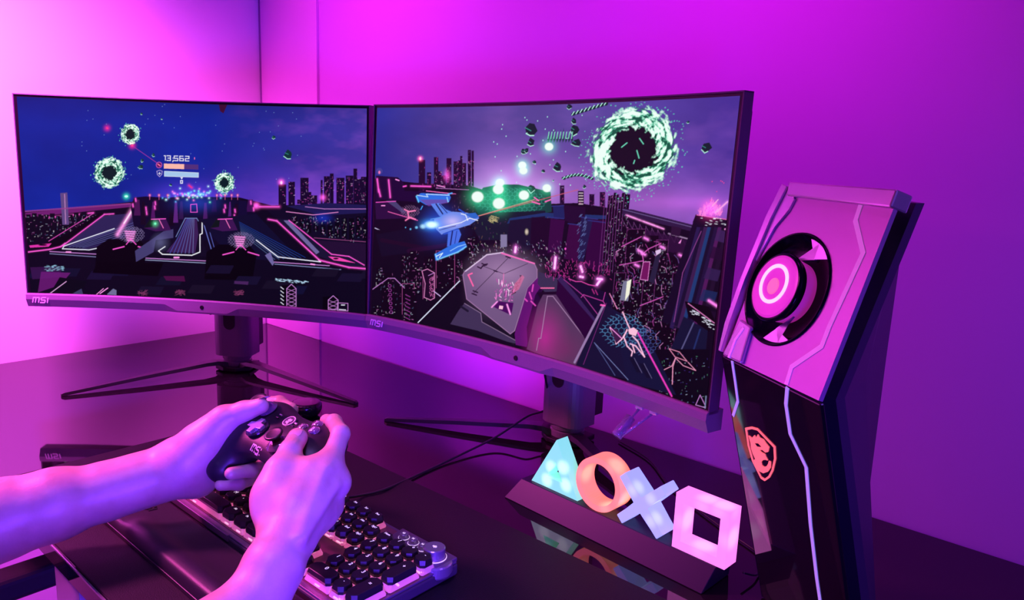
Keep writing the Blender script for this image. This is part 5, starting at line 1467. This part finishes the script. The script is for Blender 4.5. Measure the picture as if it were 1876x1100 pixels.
# ------------------------------------------------------------------ organic shapes: smooth-blended solids turned into one surface
class Field:
    def __init__(s, lo, hi, h):
        s.lo = np.array(lo, float); s.h = h
        s.n = np.ceil((np.array(hi) - s.lo) / h).astype(int) + 1
        s.F = np.full(tuple(s.n), .03, np.float32)

    def sub(s, lo, hi):
        a = np.clip(np.floor((np.array(lo) - s.lo) / s.h).astype(int), 0, s.n - 1)
        b_ = np.clip(np.ceil((np.array(hi) - s.lo) / s.h).astype(int) + 1, 1, s.n)
        sl = tuple(slice(i, j) for i, j in zip(a, b_))
        ax = [np.arange(i, j) * s.h + s.lo[k] for k, (i, j) in enumerate(zip(a, b_))]
        return sl, ax[0][:, None, None].astype(np.float32), ax[1][None, :, None].astype(np.float32), ax[2][None, None, :].astype(np.float32)

    def add(s, prims, k, kin=None):
        """prims: (p0, r0, p1, r1) tapered rods blended with kin, the group then blended into the field with k"""
        kin = k if kin is None else kin
        m = .024 + max(k, kin)
        P = np.array([p for q in prims for p in (q[0], q[2])]); R = max(max(q[1], q[3]) for q in prims)
        gs, GX, GY, GZ = s.sub(P.min(0) - R - m, P.max(0) + R + m)
        G = np.full((GX.size, GY.size, GZ.size), .03, np.float32)
        off = [q.start for q in gs]
        for q in prims:
            p0, r0, p1, r1 = np.array(q[0], float), q[1], np.array(q[2], float), q[3]
            fl = q[4] if len(q) > 4 else None
            rr = max(r0, r1)
            sl, X, Y, Z = s.sub(np.minimum(p0, p1) - rr - m, np.maximum(p0, p1) + rr + m)
            d = p1 - p0; L2 = float(d @ d) + 1e-12
            x, y, z = X - p0[0], Y - p0[1], Z - p0[2]
            t = np.clip((x * d[0] + y * d[1] + z * d[2]) / L2, 0, 1)
            x = x - t * d[0]; y = y - t * d[1]; z = z - t * d[2]
            if fl is None:
                D = np.sqrt(x * x + y * y + z * z) - (r0 + t * (r1 - r0))
            else:                      # flattened along direction fl[0] by factor fl[1]
                n = np.array(fl[0], float); n /= np.linalg.norm(n); f = fl[1]
                w_ = x * n[0] + y * n[1] + z * n[2]
                e = (1 / f - 1) * w_
                rad = (r0 + t * (r1 - r0))
                D = (np.sqrt((x + e * n[0]) ** 2 + (y + e * n[1]) ** 2 + (z + e * n[2]) ** 2) - rad) * (f * .5 + .5)
            ls = tuple(slice(q_.start - o_, q_.stop - o_) for q_, o_ in zip(sl, off))
            g = G[ls]
            hh = np.maximum(kin - np.abs(g - D), 0) / kin if kin > 0 else 0
            G[ls] = np.minimum(g, D) - hh * hh * kin * .25
        g = s.F[gs]
        hh = np.maximum(k - np.abs(g - G), 0) / k if k > 0 else 0
        s.F[gs] = np.minimum(g, G) - hh * hh * k * .25

    def carve(s, prims, k):
        for q in prims:
            p0, r0, p1, r1 = np.array(q[0], float), q[1], np.array(q[2], float), q[3]
            m = .006 + k + max(r0, r1)
            sl, X, Y, Z = s.sub(np.minimum(p0, p1) - m, np.maximum(p0, p1) + m)
            d = p1 - p0; L2 = float(d @ d) + 1e-12
            x, y, z = X - p0[0], Y - p0[1], Z - p0[2]
            t = np.clip((x * d[0] + y * d[1] + z * d[2]) / L2, 0, 1)
            D = (r0 + t * (r1 - r0)) - np.sqrt((x - t * d[0]) ** 2 + (y - t * d[1]) ** 2 + (z - t * d[2]) ** 2)
            f = s.F[sl]; hh = np.maximum(k - np.abs(f - D), 0) / k
            s.F[sl] = np.maximum(f, D) + hh * hh * k * .25

    def mesh(s):
        F = s.F; nx, ny, nz = F.shape
        ins = F < 0
        cnt = np.zeros((nx - 1, ny - 1, nz - 1), np.int8)
        for i in (0, 1):
            for j in (0, 1):
                for k in (0, 1):
                    cnt += ins[i:nx - 1 + i, j:ny - 1 + j, k:nz - 1 + k]
        act = (cnt > 0) & (cnt < 8)
        idx = np.full(act.shape, -1, np.int64); C = np.argwhere(act); idx[act] = np.arange(len(C))
        acc = np.zeros((len(C), 3)); num = np.zeros(len(C))
        cs = [(i, j, k) for i in (0, 1) for j in (0, 1) for k in (0, 1)]
        for a in cs:
            for b_ in cs:
                if sum(b_) - sum(a) == 1 and all(q >= p for p, q in zip(a, b_)):
                    fa = F[C[:, 0] + a[0], C[:, 1] + a[1], C[:, 2] + a[2]]; fb = F[C[:, 0] + b_[0], C[:, 1] + b_[1], C[:, 2] + b_[2]]
                    mk_ = (fa < 0) != (fb < 0)
                    t = np.where(mk_, fa / np.where(mk_, fa - fb, 1), 0)
                    p = np.array(a) + t[:, None] * (np.array(b_) - np.array(a))
                    acc[mk_] += p[mk_]; num[mk_] += 1
        V = (C + acc / num[:, None]) * s.h + s.lo
        faces = []
        for ax in range(3):
            o1, o2 = [q for q in range(3) if q != ax]
            sl0 = [slice(1, -1)] * 3; sl0[ax] = slice(0, -1)
            sl1 = [slice(1, -1)] * 3; sl1[ax] = slice(1, None)
            A = ins[tuple(sl0)]; B = ins[tuple(sl1)]
            E_ = np.argwhere(A != B)
            if not len(E_): continue
            inside = A[tuple(E_.T)]
            base = E_.copy(); base[:, o1] += 1; base[:, o2] += 1
            q = []
            for da, db in ((-1, -1), (0, -1), (0, 0), (-1, 0)):
                c = base.copy(); c[:, o1] += da; c[:, o2] += db
                q.append(idx[tuple(c.T)])
            q = np.stack(q, 1)
            flip = inside if ax != 1 else ~inside
            q[~flip] = q[~flip][:, ::-1]
            faces.append(q)
        return V, np.concatenate(faces)


def mesh_from(V, Fc, name):
    me = bpy.data.meshes.new(name)
    me.vertices.add(len(V)); me.vertices.foreach_set('co', V.astype(np.float32).ravel())
    nf = len(Fc)
    me.loops.add(nf * 4); me.loops.foreach_set('vertex_index', Fc.astype(np.int32).ravel())
    me.polygons.add(nf); me.polygons.foreach_set('loop_start', np.arange(0, nf * 4, 4, dtype=np.int32)); me.polygons.foreach_set('loop_total', np.full(nf, 4, np.int32))
    me.update(calc_edges=True); me.validate()
    return me


# ------------------------------------------------------------------ game controller
cX = Vector((1, 0, 0)); cY = Vector((0, .918, .397)).normalized(); cN = cX.cross(cY)
cP = Vector((.945, -.546, .128))
CM = Matrix(((cX.x, cY.x, cN.x, cP.x), (cX.y, cY.y, cN.y, cP.y), (cX.z, cY.z, cN.z, cP.z), (0, 0, 0, 1)))
ctl = empty('game_controller', mw=CM, label='black game controller held in both hands above the keyboard', cat='game controller')
f = Field((-.088, -.085, -.05), (.088, .052, .022), .0011)
flat = ((0, 0, 1), .62)
f.add([((-.044, .006, -.010), .026, (.044, .006, -.010), .026, ((0, 0, 1), .50)),
       ((-.046, .008, -.012), .030, (-.050, -.004, -.013), .029, ((0, 0, 1), .62)),
       ((.046, .008, -.012), .030, (.050, -.004, -.013), .029, ((0, 0, 1), .62)),
       ((-.050, -.004, -.014), .0235, (-.053, -.050, -.026), .0165),
       ((.050, -.004, -.014), .0235, (.053, -.050, -.026), .0165),
       ((-.022, -.012, -.010), .018, (.022, -.012, -.010), .018, ((0, 0, 1), .62))], .014, .014)
V, Fc = f.mesh()
me = mesh_from(V, Fc, 'shell')
put('shell', me, M['ctl'], ctl, smooth=True)
from mathutils.bvhtree import BVHTree
ctree = BVHTree.FromPolygons(V.tolist(), Fc.tolist())


def surf(x, y):
    h = ctree.ray_cast(Vector((x, y, .06)), Vector((0, 0, -1)))
    return h[0].z if h[0] is not None else 0.0




def cput(name, bm, m, x, y, z, par=None, smooth=False, rz=0.0, ground=False):
    return bmo(name, bm, M[m], par or ctl, Matrix.Translation((x / 1000, y / 1000, (surf(x / 1000, y / 1000) + (z - 2.6) / 1000 - .0004) if not ground else z / 1000)) @ Matrix.Rotation(rz, 4, 'Z'), smooth)


for s_ in (-1, 1):
    bm = bmesh.new(); poly = [(s_ * x / 1000, y / 1000) for x, y in ((18, 33), (30, 36), (46, 36), (56, 32), (61, 25), (54, 26), (44, 29), (26, 29))]
    prism(bm, poly if s_ > 0 else poly[::-1], -.016, -.006, None, .002); cput('bumper', bm, 'ctl_gloss', 0, 0, 0, ground=True)
    bm = bmesh.new(); prism(bm, [(s_ * x / 1000, y / 1000) for x, y in ((32, 26), (50, 26), (52, 22), (50, 36), (44, 40), (36, 38))], -.034, -.019, None, .003); cput('trigger', bm, 'ctl_gloss', 0, 0, 0, ground=True)
for nm, x, y, lean in (('thumbstick', -42, 13, (-.003, -.002)), ('thumbstick', 19, -14, (0, 0))):
    bm = bmesh.new(); lathe(bm, [(0, 0), (.0125, 0), (.0125, .001), (.0105, .0018), (.010, .003), (.0065, .0055), (0, .0055)], 32); tsk = cput(nm, bm, 'clearbtn', x, y, 2.2, None, True)
    bm = bmesh.new(); lathe(bm, [(.0048, .004), (.0045, .0095), (.0085, .0115), (.0095, .0130), (.0093, .0145), (.0070, .0140), (0, .0132)], 32); bmo('stick_cap', bm, M['black'], tsk, Matrix.Translation((*lean, 0)), True)
# direction pad
bm = bmesh.new(); lathe(bm, [(0, 0), (.0125, 0), (.012, .0012), (0, .0004)], 32); dp = cput('direction_pad', bm, 'ctl_gloss', -25, -10, 2.8)
bm = bmesh.new(); w2, l2 = .0032, .0105
prism(bm, [(w2, l2), (-w2, l2), (-w2, w2), (-l2, w2), (-l2, -w2), (-w2, -w2), (-w2, -l2), (w2, -l2), (w2, -w2), (l2, -w2), (l2, w2), (w2, w2)], .001, .0050, None, .0007); bmo('cross_key', bm, M['ctl_silver'], dp, Matrix.Rotation(.12, 4, 'Z'))
for x, y, l_ in ((26, 12, 'X'), (37, 22.5, 'Y'), (48, 12, 'B'), (37, 1.5, 'A')):
    bm = bmesh.new(); lathe(bm, [(0, 0), (.0052, 0), (.0052, .0022), (.0044, .0034), (0, .0038)], 28); fb = cput('face_button', bm, 'clearbtn', x, y, 2.6, None, True)
    bm = bmesh.new(); lathe(bm, [(.0052, 0), (.0062, 0), (.0062, .0010), (.0052, .0010)], 28); bmo('button_rim', bm, M['ctl_silver'], fb)
    tm = text_mesh(l_, .0062, .00015); put('button_letter', tm, M['logo'], fb, Matrix.Translation((0, 0, .0038)))
bm = bmesh.new(); lathe(bm, [(0, 0), (.0078, 0), (.0074, .0014), (0, .0018)], 32); gb = cput('guide_button', bm, 'clearbtn', -2, 14, 2.8, None, True)
bm = bmesh.new(); lathe(bm, [(.0062, .0012), (.0062, .0020), (.0072, .0020), (.0072, .0012)], 32); bmo('guide_ring', bm, M['logo'], gb)
bm = bmesh.new(); prism(bm, [(a / 1000, b_ / 1000) for a, b_ in ((-3, 1), (-1, 3.4), (0, 2.6), (3, 3), (3.6, 0), (1.6, -1), (2.4, -3), (-1, -3.8), (-3, -2), (-.8, -.4))], .0012, .0022); bmo('guide_mark', bm, M['logo'], gb)
for x, y in ((-20, 16), (9, 15)):
    bm = bmesh.new(); box(bm, (-.0022, -.0010, 0), (.0022, .0010, .0022), .0005); cput('menu_button', bm, 'ctl_silver', x, y, 2.6)
    bm = bmesh.new(); box(bm, (-.0022, -.0010, 0), (.0022, .0010, .0012), .0003); cput('indicator', bm, 'ctl_gloss', x, y - 4.6, 2.8)
bm = msi_bm(.0072, .0011, lambda a, b_, c_: (-.0150 + a, -.0300 + b_ * .95, surf(-.0150 + a, -.0300 + b_ * .95) + c_), -.0004, .0005)
bmo('maker_lettering', bm, M['logo'], ctl)

# ------------------------------------------------------------------ the player's two hands and forearms
def rods(paths):
    """each path is a run of joints (x, y, z, radius) in metres -> tapered rods"""
    return [(a[:3], a[3], b_[:3], b_[3]) for p in paths for a, b_ in zip(p, p[1:])]


def body(chains, lo, hi, h):
    f = Field(lo, hi, h)
    for c_, k, kin in chains:
        f.add(c_, k, kin)
    return f


h_ = .0015
# right hand (nearest the monitors' right edge, back of the hand up)
R_ch = [
    (rods([[(1.0843, -0.6554, 0.0536, 0.0247), (1.0778, -0.6363, 0.0717, 0.0235), (1.0643, -0.6138, 0.0847, 0.0216), (1.0519, -0.5942, 0.0985, 0.0223)],
            [(1.0843, -0.6554, 0.0536, 0.0235), (1.1100, -0.9000, 0.0150, 0.0380), (1.0600, -1.2000, 0.2300, 0.0520)],
            [(1.0545, -0.6077, 0.0785, 0.0229), (1.0382, -0.5809, 0.0915, 0.0269), (1.0335, -0.5664, 0.1120, 0.0203)],
            [(1.0487, -0.6104, 0.0877, 0.0182), (1.0292, -0.6017, 0.1088, 0.0196), (1.0177, -0.5911, 0.1211, 0.0135)],
            [(1.0591, -0.6007, 0.0906, 0.0191), (1.0478, -0.5676, 0.0903, 0.0151), (1.0462, -0.5581, 0.0908, 0.0112)],
            [(1.0536, -0.5970, 0.0976, 0.0212), (1.0478, -0.5614, 0.1152, 0.0161), (1.0495, -0.5555, 0.1117, 0.0121)],
            [(1.0510, -0.5981, 0.1022, 0.0202), (1.0409, -0.5714, 0.1203, 0.0160), (1.0426, -0.5577, 0.1263, 0.0106)],
            [(1.0325, -0.6056, 0.0982, 0.0204), (1.0310, -0.5822, 0.1109, 0.0200)],
            [(1.0895, -0.6146, 0.0948, 0.0023), (1.0652, -0.5655, 0.1170, 0.0029)],
            [(1.0857, -0.6178, 0.0946, 0.0023), (1.0572, -0.5691, 0.1302, 0.0029)]]), 0.01, 0.01),  # forearm, wrist and palm
    (rods([[(1.0292, -0.6017, 0.1088, 0.0166), (1.0223, -0.5938, 0.1266, 0.0119), (1.0093, -0.5759, 0.1354, 0.0099), (0.9953, -0.5586, 0.1401, 0.0097)]]), 0.01, 0.005),  # thumb
    (rods([[(1.0456, -0.5574, 0.1282, 0.0106), (1.0243, -0.5298, 0.1451, 0.0087), (0.9940, -0.5157, 0.1449, 0.0077), (0.9742, -0.5110, 0.1402, 0.0067)]]), 0.01, 0.004),  # index finger
    (rods([[(1.0533, -0.5546, 0.1127, 0.0106), (1.0146, -0.5307, 0.0944, 0.0086), (0.9785, -0.5263, 0.0858, 0.0073), (0.9619, -0.5360, 0.0822, 0.0062)]]), 0.01, 0.004),  # middle finger
    (rods([[(1.0480, -0.5594, 0.0902, 0.0101), (1.0094, -0.5374, 0.0746, 0.0081), (0.9765, -0.5355, 0.0715, 0.0072), (0.9616, -0.5443, 0.0716, 0.0061)]]), 0.008, 0.004),  # ring finger
    (rods([[(1.0443, -0.5689, 0.0759, 0.0091), (1.0105, -0.5521, 0.0658, 0.0069), (0.9815, -0.5491, 0.0647, 0.0060), (0.9676, -0.5539, 0.0662, 0.0055)]]), 0.008, 0.004),  # little finger
]
# left hand
L_ch = [
    (rods([[(0.7841, -0.7798, 0.0491, 0.0402), (0.7950, -0.7561, 0.0529, 0.0366), (0.8108, -0.7140, 0.0596, 0.0333), (0.8269, -0.6694, 0.0653, 0.0271), (0.8368, -0.6421, 0.0705, 0.0259), (0.8448, -0.6210, 0.0743, 0.0246)],
            [(0.7841, -0.7798, 0.0491, 0.0385), (0.7300, -0.9700, 0.0300, 0.0420), (0.7200, -1.2400, 0.2300, 0.0520)],
            [(0.8448, -0.6210, 0.0743, 0.0246), (0.8508, -0.6044, 0.0822, 0.0265), (0.8492, -0.5876, 0.0854, 0.0246)],
            [(0.8513, -0.6107, 0.0769, 0.0241), (0.8591, -0.5932, 0.0666, 0.0186), (0.8457, -0.5772, 0.0585, 0.0131)],
            [(0.8657, -0.6053, 0.0920, 0.0227), (0.8700, -0.5911, 0.1073, 0.0206), (0.8779, -0.5760, 0.1249, 0.0149)],
            [(0.8396, -0.5903, 0.0807, 0.0212), (0.8331, -0.5587, 0.0953, 0.0170), (0.8254, -0.5315, 0.1070, 0.0125)],
            [(0.8351, -0.5824, 0.0739, 0.0179), (0.8267, -0.5626, 0.0751, 0.0147), (0.8377, -0.5622, 0.0654, 0.0134)]]), 0.012, 0.014),  # forearm, wrist and palm
    (rods([[(0.8760, -0.5781, 0.1225, 0.0155), (0.8816, -0.5710, 0.1319, 0.0138), (0.8947, -0.5578, 0.1400, 0.0106), (0.9106, -0.5474, 0.1482, 0.0083)]]), 0.01, 0.006),  # thumb
    (rods([[(0.8253, -0.5314, 0.1082, 0.0125), (0.8350, -0.5038, 0.1207, 0.0092), (0.8614, -0.4958, 0.1268, 0.0081), (0.8836, -0.4936, 0.1236, 0.0071)]]), 0.008, 0.004),  # index finger
    (rods([[(0.8171, -0.5475, 0.0877, 0.0112), (0.8065, -0.5153, 0.0760, 0.0091), (0.8541, -0.5011, 0.0658, 0.0083), (0.8986, -0.5279, 0.0743, 0.0072)]]), 0.008, 0.004),  # middle finger
    (rods([[(0.8233, -0.5567, 0.0671, 0.0105), (0.8266, -0.5270, 0.0568, 0.0083), (0.8895, -0.5305, 0.0684, 0.0075), (0.9157, -0.5621, 0.0826, 0.0071), (0.9174, -0.5863, 0.0871, 0.0064)]]), 0.005, 0.004),  # ring finger
    (rods([[(0.8378, -0.5707, 0.0577, 0.0103), (0.8446, -0.5471, 0.0486, 0.0080), (0.8909, -0.5446, 0.0605, 0.0068), (0.9058, -0.5717, 0.0672, 0.0066), (0.9022, -0.5900, 0.0707, 0.0059)]]), 0.005, 0.004),  # little finger
]


def bounds(chs):
    P = np.array([p for c_ in chs for q in c_[0] for p in (q[0], q[2])]); R = .05
    return P.min(0) - R, P.max(0) + R


Vs, Fs, off = [], [], 0
for chs in (R_ch, L_ch):
    lo, hi = bounds(chs)
    V, Fc = body(chs, lo, hi, h_).mesh()
    Vs.append(V); Fs.append(Fc + off); off += len(V)
person = tag(mesh_from(np.concatenate(Vs), np.concatenate(Fs), 'person'), None) if False else mesh_from(np.concatenate(Vs), np.concatenate(Fs), 'person')
po = put('person', person, M['skin'], None, None, True)
tag(po, 'person with bare forearms reaching in to hold a game controller in both hands', 'person')


M['nail'] = mat('nail', (0.60, 0.44, 0.42), 0.22, coat=0.4)


def nail(c, along, normal, sx=.0052, sy=.0065):
    c = Vector(c); a = Vector(along).normalized(); n = Vector(normal); n = (n - a * n.dot(a)).normalized(); b_ = a.cross(n)
    bm = bmesh.new(); rings = []
    for k in range(5):
        f_ = k / 4; r_ = math.cos(f_ * math.pi / 2)
        rings.append([bm.verts.new(c + b_ * (sx * r_ * math.copysign(abs(math.cos(t)) ** .7, math.cos(t))) + a * (sy * r_ * math.copysign(abs(math.sin(t)) ** .7, math.sin(t))) + n * (.0014 * (1 - r_ * r_))) for t in [2 * math.pi * q / 20 for q in range(20)]] if k < 4 else [bm.verts.new(c + n * .0014)])
    for A_, B_ in zip(rings, rings[1:]):
        for q in range(20):
            if len(B_) == 1: bm.faces.new((A_[q], A_[(q + 1) % 20], B_[0]))
            else: bm.faces.new((A_[q], A_[(q + 1) % 20], B_[(q + 1) % 20], B_[q]))
    bmo('fingernail', bm, M['nail'], po, None, True)


nail((0.9111, -0.5439, 0.1561), (0.0159, 0.0104, 0.0083), (-0.1, 0.3, 0.95), 0.0052, 0.0065)
nail((0.8808, -0.4932, 0.1305), (0.0222, 0.0021, -0.0033), (0.35, 0.1, 0.93), 0.0045, 0.0055)
nail((0.9991, -0.5626, 0.1480), (-0.0140, 0.0173, 0.0047), (0.1, -0.1, 1), 0.0055, 0.0068)
nail((0.9853, -0.5120, 0.1488), (-0.0197, 0.0047, -0.0048), (0.3, 0.2, 0.93), 0.0045, 0.0055)
